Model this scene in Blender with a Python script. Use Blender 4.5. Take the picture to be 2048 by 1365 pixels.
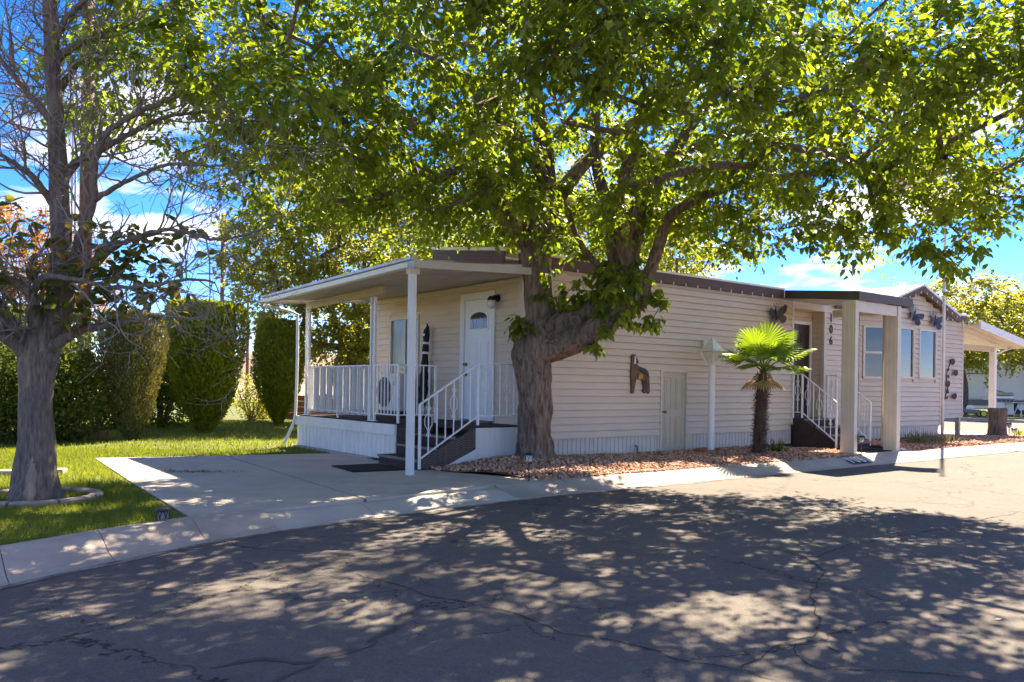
import bpy, math, random
import numpy as np
from mathutils import Vector, Matrix
from mathutils import noise as mnoise

R = math.radians
random.seed(7); rng = np.random.default_rng(11)
for o in list(bpy.data.objects): bpy.data.objects.remove(o)
scene = bpy.context.scene
COL = scene.collection

# ------------------------------------------------------------------ camera
FPX, ROLL, HCAM = 1617.0, 0.0138, 1.25
cd = bpy.data.cameras.new('camera'); cam = bpy.data.objects.new('camera', cd); COL.objects.link(cam)
cd.sensor_width = 36.0; cd.lens = 36.0 * FPX / 2048.0
cd.shift_y = (771 - 682.5) / 2048.0
cd.clip_start = 0.05; cd.clip_end = 3000
cam.location = (0, 0, HCAM)
cam.rotation_mode = 'QUATERNION'
cam.rotation_quaternion = (Matrix.Rotation(R(90), 4, 'X') @ Matrix.Rotation(ROLL, 4, 'Z')).to_quaternion()
scene.camera = cam

# ------------------------------------------------------------------ sky, sun, exposure
SUN = Vector((0.329, 0.618, 0.714)).normalized()
elev = math.asin(SUN.z); az = math.atan2(SUN.x, SUN.y)
world = bpy.data.worlds.new('World'); scene.world = world; world.use_nodes = True
nt = world.node_tree; nt.nodes.clear()
N = nt.nodes.new; L = nt.links.new
sky = N('ShaderNodeTexSky'); sky.sky_type = 'NISHITA'; sky.sun_disc = False
sky.sun_elevation = elev; sky.sun_rotation = az
sky.altitude = 2500; sky.air_density = 0.85; sky.dust_density = 0.0; sky.ozone_density = 3.5
hs = N('ShaderNodeHueSaturation'); hs.inputs['Saturation'].default_value = 1.27
tn = N('ShaderNodeMix'); tn.data_type = 'RGBA'; tn.blend_type = 'MULTIPLY'; tn.inputs[0].default_value = 1.0
tn.inputs[7].default_value = (0.80, 0.775, 1.0, 1); L(sky.outputs[0], tn.inputs[6]); L(tn.outputs[2], hs.inputs['Color'])
tc = N('ShaderNodeTexCoord'); sep = N('ShaderNodeSeparateXYZ'); L(tc.outputs['Generated'], sep.inputs[0])
mx = N('ShaderNodeMath'); mx.operation = 'MAXIMUM'; mx.inputs[1].default_value = 0.03; L(sep.outputs['Z'], mx.inputs[0])
ad = N('ShaderNodeMath'); ad.operation = 'ADD'; ad.inputs[1].default_value = 0.12; L(mx.outputs[0], ad.inputs[0])
dx = N('ShaderNodeMath'); dx.operation = 'DIVIDE'; L(sep.outputs['X'], dx.inputs[0]); L(ad.outputs[0], dx.inputs[1])
dy = N('ShaderNodeMath'); dy.operation = 'DIVIDE'; L(sep.outputs['Y'], dy.inputs[0]); L(ad.outputs[0], dy.inputs[1])
cb = N('ShaderNodeCombineXYZ'); L(dx.outputs[0], cb.inputs[0]); L(dy.outputs[0], cb.inputs[1])
n1 = N('ShaderNodeTexNoise'); n1.inputs['Scale'].default_value = 1.15; n1.inputs['Detail'].default_value = 9
n1.inputs['Roughness'].default_value = 0.56; n1.inputs['Distortion'].default_value = 0.15
L(cb.outputs[0], n1.inputs['Vector'])
cr = N('ShaderNodeValToRGB'); cr.color_ramp.elements[0].position = 0.53; cr.color_ramp.elements[1].position = 0.72
L(n1.outputs['Fac'], cr.inputs[0])
up = N('ShaderNodeMapRange'); up.inputs['From Min'].default_value = 0.0; up.inputs['From Max'].default_value = 0.1
L(sep.outputs['Z'], up.inputs['Value'])
mm = N('ShaderNodeMath'); mm.operation = 'MULTIPLY'; L(cr.outputs[0], mm.inputs[0]); L(up.outputs[0], mm.inputs[1])
mix = N('ShaderNodeMix'); mix.data_type = 'RGBA'
L(mm.outputs[0], mix.inputs[0]); L(hs.outputs[0], mix.inputs[6]); mix.inputs[7].default_value = (6.6, 6.2, 5.8, 1)
bg = N('ShaderNodeBackground'); bg.inputs['Strength'].default_value = 0.058
L(mix.outputs[2], bg.inputs['Color'])
wo = N('ShaderNodeOutputWorld'); L(bg.outputs[0], wo.inputs['Surface'])

sl = bpy.data.lights.new('sun', 'SUN'); sl.energy = 2.75; sl.angle = R(0.53); sl.color = (1.0, 0.98, 0.95)
so = bpy.data.objects.new('sun', sl); COL.objects.link(so); so.location = (20, 40, 45)
so.rotation_mode = 'QUATERNION'; so.rotation_quaternion = SUN.to_track_quat('Z', 'Y')
vs = scene.view_settings; vs.view_transform = 'Standard'; vs.look = 'None'; vs.gamma = 1.0; vs.exposure = 3.0
vs.use_white_balance = True; vs.white_balance_temperature = 8900; vs.white_balance_tint = 9
vs.use_curve_mapping = False
scene.render.engine = 'CYCLES'
scene.cycles.use_light_tree = False
world.cycles.sampling_method = 'MANUAL'; world.cycles.sample_map_resolution = 512
scene.cycles.max_bounces = 5; scene.cycles.diffuse_bounces = 4; scene.cycles.transmission_bounces = 4; scene.cycles.glossy_bounces = 3; scene.cycles.transparent_max_bounces = 8

# ------------------------------------------------------------------ frames: house (u along street wall, v into lot) and pixels
CU, CV, CC = (0.7926, 0.6097), (-0.6097, 0.7926), (0.135, 12.84)
ANG = math.atan2(CU[1], CU[0])
def W(u, v, z=0.0): return Vector((CC[0] + CU[0]*u + CV[0]*v, CC[1] + CU[1]*u + CV[1]*v, z))
def toUV(X, Y):
    a, b = X - CC[0], Y - CC[1]
    return (a*CU[0] + b*CU[1], a*CV[0] + b*CV[1])
def P(x, y, Y):                                   # photo pixel + distance -> world point
    xx = x + ROLL*(y - 771); yy = y - ROLL*(x - 1024)
    return Vector(((xx - 1024)/FPX*Y, Y, HCAM - (yy - 771)*Y/FPX))
def G(x, y, z=0.0):                               # photo pixel on level z
    xx = x + ROLL*(y - 771); yy = y - ROLL*(x - 1024)
    Y = (HCAM - z)*FPX/(yy - 771)
    return Vector(((xx - 1024)/FPX*Y, Y, z))

# ------------------------------------------------------------------ materials
def nodes_of(m):
    m.use_nodes = True; t = m.node_tree; t.nodes.clear()
    return t, t.nodes.new, t.links.new
def mat(name, col, rough=0.6, var=0.12, scale=6.0, bump=0.0, bscale=60.0, metal=0.0, spec=0.35, dirt=None, dirt_amt=0.0, dscale=1.5, stretch=None, detail=5):
    m = bpy.data.materials.new(name); t, N, L = nodes_of(m)
    out = N('ShaderNodeOutputMaterial'); p = N('ShaderNodeBsdfPrincipled'); L(p.outputs[0], out.inputs[0])
    p.inputs['Roughness'].default_value = rough; p.inputs['Metallic'].default_value = metal
    p.inputs['Specular IOR Level'].default_value = spec
    tc = N('ShaderNodeTexCoord'); vec = tc.outputs['Object']
    if stretch:
        mp = N('ShaderNodeMapping'); mp.inputs['Scale'].default_value = stretch; L(vec, mp.inputs['Vector']); vec = mp.outputs[0]
    n = N('ShaderNodeTexNoise'); n.inputs['Scale'].default_value = scale; n.inputs['Detail'].default_value = detail
    L(vec, n.inputs['Vector'])
    r = N('ShaderNodeMapRange'); r.inputs['From Min'].default_value = 0.3; r.inputs['From Max'].default_value = 0.7
    r.inputs['To Min'].default_value = 1 - var; r.inputs['To Max'].default_value = 1 + var; L(n.outputs['Fac'], r.inputs['Value'])
    mul = N('ShaderNodeVectorMath'); mul.operation = 'SCALE'; mul.inputs[0].default_value = col[:3]; L(r.outputs[0], mul.inputs['Scale'])
    c = mul.outputs[0]
    if dirt:
        n2 = N('ShaderNodeTexNoise'); n2.inputs['Scale'].default_value = dscale; n2.inputs['Detail'].default_value = 8; n2.inputs['Roughness'].default_value = 0.65
        L(vec, n2.inputs['Vector'])
        r2 = N('ShaderNodeMapRange'); r2.inputs['From Min'].default_value = 0.45; r2.inputs['From Max'].default_value = 0.75
        r2.inputs['To Max'].default_value = dirt_amt; L(n2.outputs['Fac'], r2.inputs['Value'])
        mi = N('ShaderNodeMix'); mi.data_type = 'RGBA'; L(r2.outputs[0], mi.inputs[0]); L(c, mi.inputs[6]); mi.inputs[7].default_value = (*dirt, 1)
        c = mi.outputs[2]
    L(c, p.inputs['Base Color'])
    if bump:
        nb = N('ShaderNodeTexNoise'); nb.inputs['Scale'].default_value = bscale; nb.inputs['Detail'].default_value = 6; L(vec, nb.inputs['Vector'])
        b = N('ShaderNodeBump'); b.inputs['Strength'].default_value = bump; b.inputs['Distance'].default_value = 0.02
        L(nb.outputs['Fac'], b.inputs['Height']); L(b.outputs[0], p.inputs['Normal'])
    return m

def leafmat(name, dark, light, trans=0.45, tcol=None, rough=0.5, spec=0.3):
    """colour from the per-leaf 'tint' attribute; light passes through the blade"""
    m = bpy.data.materials.new(name); t, N, L = nodes_of(m)
    out = N('ShaderNodeOutputMaterial'); p = N('ShaderNodeBsdfPrincipled')
    p.inputs['Roughness'].default_value = rough; p.inputs['Specular IOR Level'].default_value = spec
    a = N('ShaderNodeAttribute'); a.attribute_name = 'tint'
    mi = N('ShaderNodeMix'); mi.data_type = 'RGBA'; L(a.outputs['Fac'], mi.inputs[0])
    mi.inputs[6].default_value = (*dark, 1); mi.inputs[7].default_value = (*light, 1)
    L(mi.outputs[2], p.inputs['Base Color'])
    tr = N('ShaderNodeBsdfTranslucent')
    tm = N('ShaderNodeMix'); tm.data_type = 'RGBA'; tm.blend_type = 'MULTIPLY'; tm.inputs[0].default_value = 1
    L(mi.outputs[2], tm.inputs[6]); tm.inputs[7].default_value = (*(tcol or (2.6, 2.1, 0.9)), 1); L(tm.outputs[2], tr.inputs['Color'])
    ms = N('ShaderNodeMixShader'); ms.inputs[0].default_value = trans
    L(p.outputs[0], ms.inputs[1]); L(tr.outputs[0], ms.inputs[2]); L(ms.outputs[0], out.inputs[0])
    return m

def tintmat(name, c0, c1, c2, rough=0.8, bump=0.3):
    m = bpy.data.materials.new(name); t, N, L = nodes_of(m)
    out = N('ShaderNodeOutputMaterial'); p = N('ShaderNodeBsdfPrincipled'); L(p.outputs[0], out.inputs[0])
    p.inputs['Roughness'].default_value = rough; p.inputs['Specular IOR Level'].default_value = 0.2
    a = N('ShaderNodeAttribute'); a.attribute_name = 'tint'
    r = N('ShaderNodeValToRGB'); e = r.color_ramp.elements
    e[0].color = (*c0, 1); e[1].color = (*c2, 1); k = e.new(0.5); k.color = (*c1, 1)
    L(a.outputs['Fac'], r.inputs[0]); L(r.outputs[0], p.inputs['Base Color'])
    return m

M = {}
M['siding'] = mat('siding', (0.61, 0.49, 0.375), 0.55, 0.05, 3.0, dirt=(0.50, 0.41, 0.31), dirt_amt=0.25, dscale=0.9, stretch=(1, 1, 4), bump=0.04, bscale=90)
M['trim'] = mat('trim', (0.60, 0.52, 0.43), 0.5, 0.06, 4)
M['white'] = mat('white', (0.74, 0.73, 0.70), 0.45, 0.06, 5, dirt=(0.50, 0.45, 0.38), dirt_amt=0.35, dscale=2.5)
M['iron'] = mat('iron', (0.78, 0.77, 0.75), 0.4, 0.05, 8, dirt=(0.42, 0.33, 0.25), dirt_amt=0.25, dscale=7)
M['deckwhite'] = mat('deckwhite', (0.72, 0.70, 0.65), 0.5, 0.06, 5, dirt=(0.50, 0.40, 0.28), dirt_amt=0.4, dscale=2.2, stretch=(1, 1, .5))
M['skirt'] = mat('skirt', (0.62, 0.55, 0.48), 0.55, 0.06, 4, dirt=(0.36, 0.30, 0.25), dirt_amt=0.35, dscale=2)
M['fascia'] = mat('fascia', (0.11, 0.064, 0.05), 0.65, 0.12, 6)
M['awning'] = mat('awning', (0.08, 0.060, 0.05), 0.55, 0.08, 5)
M['drip'] = mat('drip', (0.74, 0.69, 0.61), 0.45, 0.08, 4)
M['shingle'] = mat('shingle', (0.33, 0.26, 0.21), 0.9, 0.25, 12, bump=0.5, bscale=30)
M['metalroof'] = mat('metalroof', (0.50, 0.45, 0.39), 0.45, 0.1, 3, dirt=(0.30, 0.24, 0.18), dirt_amt=0.3, dscale=2)
M['galv'] = mat('galv', (0.45, 0.46, 0.46), 0.4, 0.25, 14, metal=0.5, dirt=(0.18, 0.17, 0.16), dirt_amt=0.5, dscale=6)
M['beam'] = mat('beam', (0.50, 0.41, 0.30), 0.5, 0.08, 4)
M['brown'] = mat('brown', (0.055, 0.032, 0.028), 0.8, 0.2, 14, bump=0.2, bscale=90, dirt=(0.10, 0.075, 0.065), dirt_amt=0.3, dscale=3)
M['mesh'] = mat('mesh', (0.075, 0.042, 0.036), 0.7, 0.2, 12)
M['nosing'] = mat('nosing', (0.20, 0.16, 0.14), 0.5, 0.15, 10)
M['browndoor'] = mat('browndoor', (0.045, 0.020, 0.014), 0.4, 0.15, 6)
M['doorwhite'] = mat('doorwhite', (0.75, 0.76, 0.76), 0.4, 0.03, 3)
M['doorbeige'] = mat('doorbeige', (0.54, 0.45, 0.33), 0.55, 0.06, 3, dirt=(0.28, 0.22, 0.16), dirt_amt=0.5, dscale=3)
M['brass'] = mat('brass', (0.30, 0.22, 0.13), 0.3, 0.1, 10, metal=0.9)
M['black'] = mat('black', (0.018, 0.018, 0.02), 0.5, 0.2, 10)
M['blackfab'] = mat('blackfab', (0.02, 0.02, 0.022), 0.85, 0.25, 20, bump=0.3)
M['mat'] = mat('doormat', (0.016, 0.015, 0.015), 0.95, 0.3, 40, bump=0.5, bscale=150)
M['glass'] = mat('glass', (0.03, 0.04, 0.04), 0.03, 0.2, 1.2, spec=1.0)
M['curtain'] = mat('curtain', (0.17, 0.18, 0.14), 0.12, 0.35, 2.5, spec=0.7, stretch=(3, 3, .6))
M['lampglass'] = mat('lampglass', (0.62, 0.58, 0.50), 0.15, 0.12, 20, spec=0.6)
M['concrete'] = mat('concrete', (0.47, 0.405, 0.335), 0.85, 0.1, 2.5, bump=0.15, bscale=70, dirt=(0.30, 0.26, 0.22), dirt_amt=0.6, dscale=0.7)
M['concrete2'] = mat('concrete2', (0.50, 0.445, 0.38), 0.85, 0.1, 2.5, bump=0.15, bscale=70, dirt=(0.34, 0.30, 0.26), dirt_amt=0.5, dscale=0.9)
M['kerb'] = mat('kerb', (0.43, 0.35, 0.29), 0.88, 0.12, 3, bump=0.25, bscale=60, dirt=(0.25, 0.20, 0.17), dirt_amt=0.6, dscale=1.3)
M['paint'] = mat('paint', (0.02, 0.02, 0.02), 0.7, 0.3, 12, dirt=(0.3, 0.26, 0.22), dirt_amt=0.5, dscale=14)
M['paintw'] = mat('paintw', (0.7, 0.7, 0.68), 0.7, 0.1, 12)
M['soil'] = mat('soil', (0.22, 0.13, 0.085), 0.95, 0.3, 8, bump=0.5, bscale=40)
M['plinth'] = mat('plinth', (0.09, 0.075, 0.065), 0.9, 0.25, 6)
M['bark'] = None
M['steel'] = mat('steel', (0.42, 0.43, 0.44), 0.35, 0.1, 8, metal=0.8)
M['rvwhite'] = mat('rvwhite', (0.72, 0.70, 0.66), 0.35, 0.04, 1)
M['rvstripe'] = mat('rvstripe', (0.16, 0.07, 0.06), 0.4, 0.1, 3)
M['rvgrey'] = mat('rvgrey', (0.20, 0.19, 0.18), 0.5, 0.1, 3)
M['yellow'] = mat('yellow', (0.70, 0.55, 0.05), 0.45, 0.1, 6)
M['rust'] = mat('rust', (0.155, 0.065, 0.045), 0.8, 0.3, 3, bump=0.3, bscale=25, stretch=(1, 1, .3))
M['palepole'] = mat('palepole', (0.45, 0.44, 0.45), 0.5, 0.1, 3)
M['terracotta'] = mat('terracotta', (0.36, 0.15, 0.085), 0.85, 0.25, 4, bump=0.4, bscale=20)
M['stone'] = mat('stone', (0.34, 0.26, 0.20), 0.9, 0.25, 6, bump=0.5, bscale=30)
M['greyroof'] = mat('greyroof', (0.33, 0.31, 0.30), 0.9, 0.12, 3)
M['flagred'] = mat('flagred', (0.45, 0.03, 0.04), 0.8, 0.1, 5)
M['flagblue'] = mat('flagblue', (0.03, 0.04, 0.18), 0.8, 0.1, 5)

def barkmat(name, c1, c2, sc=9.0, depth=0.6):
    m = bpy.data.materials.new(name); t, N, L = nodes_of(m)
    out = N('ShaderNodeOutputMaterial'); p = N('ShaderNodeBsdfPrincipled'); L(p.outputs[0], out.inputs[0])
    p.inputs['Roughness'].default_value = 0.92; p.inputs['Specular IOR Level'].default_value = 0.15
    tc = N('ShaderNodeTexCoord'); mp = N('ShaderNodeMapping'); mp.inputs['Scale'].default_value = (1, 1, 0.16); L(tc.outputs['Object'], mp.inputs[0])
    n = N('ShaderNodeTexNoise'); n.inputs['Scale'].default_value = sc*2.4; n.inputs['Detail'].default_value = 9; n.inputs['Roughness'].default_value = 0.7; n.inputs['Distortion'].default_value = 0.6
    L(mp.outputs[0], n.inputs['Vector'])
    n2 = N('ShaderNodeTexNoise'); n2.inputs['Scale'].default_value = 2.2; n2.inputs['Detail'].default_value = 4; L(tc.outputs['Object'], n2.inputs['Vector'])
    r = N('ShaderNodeValToRGB'); e = r.color_ramp.elements; e[0].position = 0.36; e[1].position = 0.66
    e[0].color = (*c1, 1); e[1].color = (*c2, 1); L(n.outputs['Fac'], r.inputs[0])
    mi = N('ShaderNodeMix'); mi.data_type = 'RGBA'; mi.blend_type = 'MULTIPLY'; mi.inputs[0].default_value = 0.6
    L(r.outputs[0], mi.inputs[6]); L(n2.outputs['Color'], mi.inputs[7])
    g = N('ShaderNodeVectorMath'); g.operation = 'SCALE'; g.inputs['Scale'].default_value = 1.45; L(mi.outputs[2], g.inputs[0])
    bw = N('ShaderNodeRGBToBW'); L(n2.outputs['Color'], bw.inputs[0])
    L(r.outputs[0], mi.inputs[6]); L(bw.outputs[0], mi.inputs[7]); L(g.outputs[0], p.inputs['Base Color'])
    b = N('ShaderNodeBump'); b.inputs['Strength'].default_value = depth; b.inputs['Distance'].default_value = 0.06
    L(n.outputs['Fac'], b.inputs['Height']); L(b.outputs[0], p.inputs['Normal'])
    return m
M['bark'] = barkmat('bark', (0.085, 0.055, 0.040), (0.33, 0.235, 0.175), 9, 0.8)
M['bark2'] = barkmat('bark2', (0.10, 0.075, 0.06), (0.27, 0.21, 0.175), 14, 0.35)
M['barkfar'] = mat('barkfar', (0.13, 0.095, 0.07), 0.9, 0.25, 5)
M['wood_scar'] = mat('wood_scar', (0.27, 0.19, 0.135), 0.85, 0.45, 12, stretch=(1, 1, .15))

def asphalt():
    m = bpy.data.materials.new('asphalt'); t, N, L = nodes_of(m)
    out = N('ShaderNodeOutputMaterial'); p = N('ShaderNodeBsdfPrincipled'); L(p.outputs[0], out.inputs[0])
    p.inputs['Roughness'].default_value = 0.9; p.inputs['Specular IOR Level'].default_value = 0.25
    tc = N('ShaderNodeTexCoord'); v = tc.outputs['Object']
    def noise(s, d=6, r=0.6):
        n = N('ShaderNodeTexNoise'); n.inputs['Scale'].default_value = s; n.inputs['Detail'].default_value = d; n.inputs['Roughness'].default_value = r
        L(v, n.inputs['Vector']); return n
    def ramp(s, a, b, c0, c1):
        r = N('ShaderNodeMapRange'); r.inputs['From Min'].default_value = a; r.inputs['From Max'].default_value = b
        r.inputs['To Min'].default_value = c0; r.inputs['To Max'].default_value = c1; L(s, r.inputs['Value']); return r.outputs[0]
    def mul(a, b):
        q = N('ShaderNodeMath'); q.operation = 'MULTIPLY'; L(a, q.inputs[0]); L(b, q.inputs[1]); return q.outputs[0]
    base = ramp(noise(0.45, 6).outputs['Fac'], 0.3, 0.7, 0.87, 1.13)
    fine = ramp(noise(95, 3, 0.8).outputs['Fac'], 0.3, 0.72, 0.62, 1.38)
    mid = ramp(noise(9, 6).outputs['Fac'], 0.3, 0.7, 0.9, 1.1)
    c = mul(mul(base, fine), mid)
    # cracks: edges of large distorted cells, broken up by a mask
    dn = noise(1.6, 5, 0.65); sub = N('ShaderNodeVectorMath'); sub.operation = 'SCALE'; sub.inputs['Scale'].default_value = 0.9; L(dn.outputs['Color'], sub.inputs[0])
    dv = N('ShaderNodeVectorMath'); dv.operation = 'ADD'; L(v, dv.inputs[0]); L(sub.outputs[0], dv.inputs[1])
    def crack(scale, w0, w1, mlo, mhi, ms):
        vo = N('ShaderNodeTexVoronoi'); vo.voronoi_dimensions = '2D'; vo.feature = 'DISTANCE_TO_EDGE'; vo.inputs['Scale'].default_value = scale; L(dv.outputs[0], vo.inputs['Vector'])
        l = ramp(vo.outputs['Distance'], w0, w1, 1, 0)
        mk = ramp(noise(ms, 3).outputs['Fac'], mlo, mhi, 0, 1)
        return mul(l, mk)
    c1 = crack(0.42, 0.001, 0.0085, 0.42, 0.52, 0.35)
    c2 = crack(1.5, 0.002, 0.016, 0.54, 0.62, 0.5)
    mxx = N('ShaderNodeMath'); mxx.operation = 'MAXIMUM'; L(c1, mxx.inputs[0]); L(c2, mxx.inputs[1])
    inv = ramp(mxx.outputs[0], 0, 1, 1.0, 0.22)
    c = mul(c, inv)
    # pale grit showing in places
    g = N('ShaderNodeTexVoronoi'); g.inputs['Scale'].default_value = 55; L(v, g.inputs['Vector'])
    gs = ramp(g.outputs['Distance'], 0.06, 0.14, 1, 0)
    gm = ramp(noise(1.1, 5).outputs['Fac'], 0.5, 0.7, 0, 0.8)
    gg = mul(gs, gm)
    sc = N('ShaderNodeVectorMath'); sc.operation = 'SCALE'; sc.inputs[0].default_value = (0.132, 0.113, 0.100); L(c, sc.inputs['Scale'])
    mi = N('ShaderNodeMix'); mi.data_type = 'RGBA'; L(gg, mi.inputs[0]); L(sc.outputs[0], mi.inputs[6]); mi.inputs[7].default_value = (0.34, 0.31, 0.28, 1)
    L(mi.outputs[2], p.inputs['Base Color'])
    b = N('ShaderNodeBump'); b.inputs['Strength'].default_value = 0.5; b.inputs['Distance'].default_value = 0.012; L(c, b.inputs['Height']); L(b.outputs[0], p.inputs['Normal'])
    return m
M['asphalt'] = asphalt()
M['crack'] = mat('crack', (0.03, 0.027, 0.025), 0.95, 0.4, 20)
M['tar'] = mat('tar', (0.065, 0.058, 0.055), 0.75, 0.35, 14)
M['gutterdust'] = mat('gutterdust', (0.27, 0.23, 0.195), 0.95, 0.4, 9, dirt=(0.07, 0.062, 0.058), dirt_amt=0.95, dscale=5)
M['lawnsoil'] = mat('lawnsoil', (0.10, 0.115, 0.028), 0.95, 0.35, 9, bump=0.6, bscale=80, dirt=(0.12, 0.10, 0.05), dirt_amt=0.4, dscale=1.5)
M['earth'] = mat('earth', (0.24, 0.18, 0.12), 0.95, 0.25, 0.4, bump=0.3, bscale=6)
M['gravelbase'] = mat('gravelbase', (0.30, 0.16, 0.105), 0.95, 0.35, 25, bump=0.8, bscale=60)
M['gravel'] = tintmat('gravel', (0.25, 0.095, 0.055), (0.50, 0.245, 0.15), (0.64, 0.44, 0.32))
M['leaf'] = leafmat('leaf', (0.08, 0.125, 0.02), (0.18, 0.225, 0.04), 0.55, (2.3, 2.25, 0.9))
M['leafmag'] = leafmat('leafmag', (0.06, 0.10, 0.022), (0.22, 0.17, 0.05), 0.4, (2.2, 1.9, 0.9), rough=0.35)
M['leafbg'] = leafmat('leafbg', (0.13, 0.16, 0.035), (0.27, 0.28, 0.07), 0.55, (2.2, 2.0, 1.0))
M['leafor'] = leafmat('leafor', (0.15, 0.10, 0.03), (0.28, 0.14, 0.05), 0.5, (2.0, 1.6, 1.0))
M['hedge'] = leafmat('hedge', (0.035, 0.062, 0.013), (0.13, 0.165, 0.03), 0.3, (2.2, 2.0, .8), rough=0.6, spec=0.12)
M['cyp1'] = leafmat('cyp1', (0.085, 0.09, 0.03), (0.20, 0.19, 0.07), 0.25, (2.0, 1.7, .9), rough=0.7)
M['cyp2'] = leafmat('cyp2', (0.10, 0.14, 0.014), (0.27, 0.31, 0.028), 0.4, (2.2, 2.0, .7), rough=0.6)
M['limebush'] = leafmat('limebush', (0.08, 0.13, 0.015), (0.16, 0.24, 0.03), 0.4, (2.2, 2.0, .7))
M['dryplant'] = leafmat('dryplant', (0.13, 0.11, 0.05), (0.25, 0.22, 0.11), 0.3, (1.8, 1.7, 1.0))
M['grass'] = leafmat('grass', (0.08, 0.12, 0.015), (0.19, 0.23, 0.035), 0.45, (2.2, 2.0, .8), rough=0.6)
M['palm'] = leafmat('palm', (0.07, 0.12, 0.02), (0.13, 0.20, 0.04), 0.45, (2.2, 2.1, .7), rough=0.4)
M['palmdry'] = mat('palmdry', (0.36, 0.22, 0.09), 0.85, 0.3, 10)
M['palmtrunk'] = mat('palmtrunk', (0.115, 0.075, 0.05), 0.95, 0.45, 20, bump=0.9, bscale=45, stretch=(1, 1, .4))

# ------------------------------------------------------------------ mesh helpers
ORI = {}
class MB:
    def __init__(s): s.v = []; s.f = []
    def add(s, vs, fs):
        b = len(s.v); s.v += [tuple(x) for x in vs]; s.f += [tuple(i + b for i in f) for f in fs]; return s
    def box(s, x0, x1, y0, y1, z0, z1):
        return s.add([(x0,y0,z0),(x1,y0,z0),(x1,y1,z0),(x0,y1,z0),(x0,y0,z1),(x1,y0,z1),(x1,y1,z1),(x0,y1,z1)],
                     [(3,2,1,0),(4,5,6,7),(0,1,5,4),(1,2,6,5),(2,3,7,6),(3,0,4,7)])
    def prism(s, poly, ext):
        """closed polygon (3-D points) swept by vector ext"""
        n = len(poly); e = Vector(ext); a = [Vector(p) for p in poly]; b = [p + e for p in a]
        return s.add(a + b, [tuple(range(n - 1, -1, -1)), tuple(range(n, 2*n))] + [(i, (i+1) % n, n + (i+1) % n, n + i) for i in range(n)])
    def bar(s, p, q, w, h=None, up=(0, 0, 1)):
        """rectangular bar p->q"""
        h = h or w; p, q = Vector(p), Vector(q); d = (q - p).normalized(); u = Vector(up)
        if abs(d.dot(u)) > 0.98: u = Vector((1, 0, 0))
        x = d.cross(u).normalized() * (w/2); y = x.cross(d).normalized() * (h/2)
        return s.prism([p - x - y, p + x - y, p + x + y, p - x + y], q - p)
    def tube(s, pts, rads, n=8, cap=True):
        pts = [Vector(p) for p in pts]
        if not hasattr(rads, '__len__'): rads = [rads]*len(pts)
        b = len(s.v); fr = None
        for i, p in enumerate(pts):
            d = (pts[min(i+1, len(pts)-1)] - pts[max(i-1, 0)])
            d = d.normalized() if d.length > 1e-9 else Vector((0, 0, 1))
            if fr is None: fr = d.orthogonal().normalized()
            x = (fr - d*fr.dot(d)); x = x.normalized() if x.length > 1e-6 else d.orthogonal().normalized(); fr = x; y = d.cross(x)
            for k in range(n):
                a = 2*math.pi*k/n; s.v.append(tuple(p + (x*math.cos(a) + y*math.sin(a))*rads[i]))
        for i in range(len(pts)-1):
            for k in range(n):
                s.f.append((b+i*n+k, b+i*n+(k+1) % n, b+(i+1)*n+(k+1) % n, b+(i+1)*n+k))
        if cap:
            s.f.append(tuple(b+k for k in range(n-1, -1, -1))); e = b+(len(pts)-1)*n; s.f.append(tuple(e+k for k in range(n)))
        return s
    def lathe(s, prof, c=(0, 0, 0), n=16):
        b = len(s.v)
        for r, z in prof:
            for k in range(n):
                a = 2*math.pi*k/n; s.v.append((c[0] + r*math.cos(a), c[1] + r*math.sin(a), c[2] + z))
        for i in range(len(prof)-1):
            for k in range(n): s.f.append((b+i*n+k, b+i*n+(k+1) % n, b+(i+1)*n+(k+1) % n, b+(i+1)*n+k))
        s.f.append(tuple(b+k for k in range(n-1, -1, -1))); e = b+(len(prof)-1)*n; s.f.append(tuple(e+k for k in range(n)))
        return s
    def build(s, name, m, parent=None, origin=None, smooth=False, bevel=0):
        o0 = Vector(ORI[parent.name]) if (parent is not None and origin is None) else Vector(origin or (0, 0, 0))
        me = bpy.data.meshes.new(name); me.from_pydata([tuple(Vector(p) - o0) for p in s.v], [], s.f); me.update()
        return link(name, me, m, parent, o0, smooth, bevel)
def link(name, me, m, parent=None, o0=(0, 0, 0), smooth=False, bevel=0):
    if m is not None: me.materials.append(M[m] if isinstance(m, str) else m)
    if smooth: me.polygons.foreach_set('use_smooth', [True]*len(me.polygons))
    o = bpy.data.objects.new(name, me); COL.objects.link(o)
    ORI[o.name] = tuple(o0)
    if parent is not None: o.parent = parent
    if bevel:
        b = o.modifiers.new('bevel', 'BEVEL'); b.width = bevel; b.segments = 2; b.limit_method = 'ANGLE'
    return o
def tag(o, label=None, cat=None, group=None, kind=None):
    if label: o['label'] = label
    if cat: o['category'] = cat
    if group: o['group'] = group
    if kind: o['kind'] = kind
    return o
def hthing(name, label, cat, u, v, z, group=None):
    """Empty in the house frame; its parts are modelled in house coordinates"""
    o = bpy.data.objects.new(name, None); COL.objects.link(o); o.empty_display_size = 0.2
    o.location = W(u, v, z); o.rotation_euler = (0, 0, ANG); ORI[o.name] = (u, v, z)
    return tag(o, label, cat, group)
def wthing(name, label, cat, loc, group=None, rz=0):
    o = bpy.data.objects.new(name, None); COL.objects.link(o); o.empty_display_size = 0.2
    o.location = loc; o.rotation_euler = (0, 0, rz); ORI[o.name] = tuple(loc) if rz == 0 else (0, 0, 0)
    return tag(o, label, cat, group)
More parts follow.
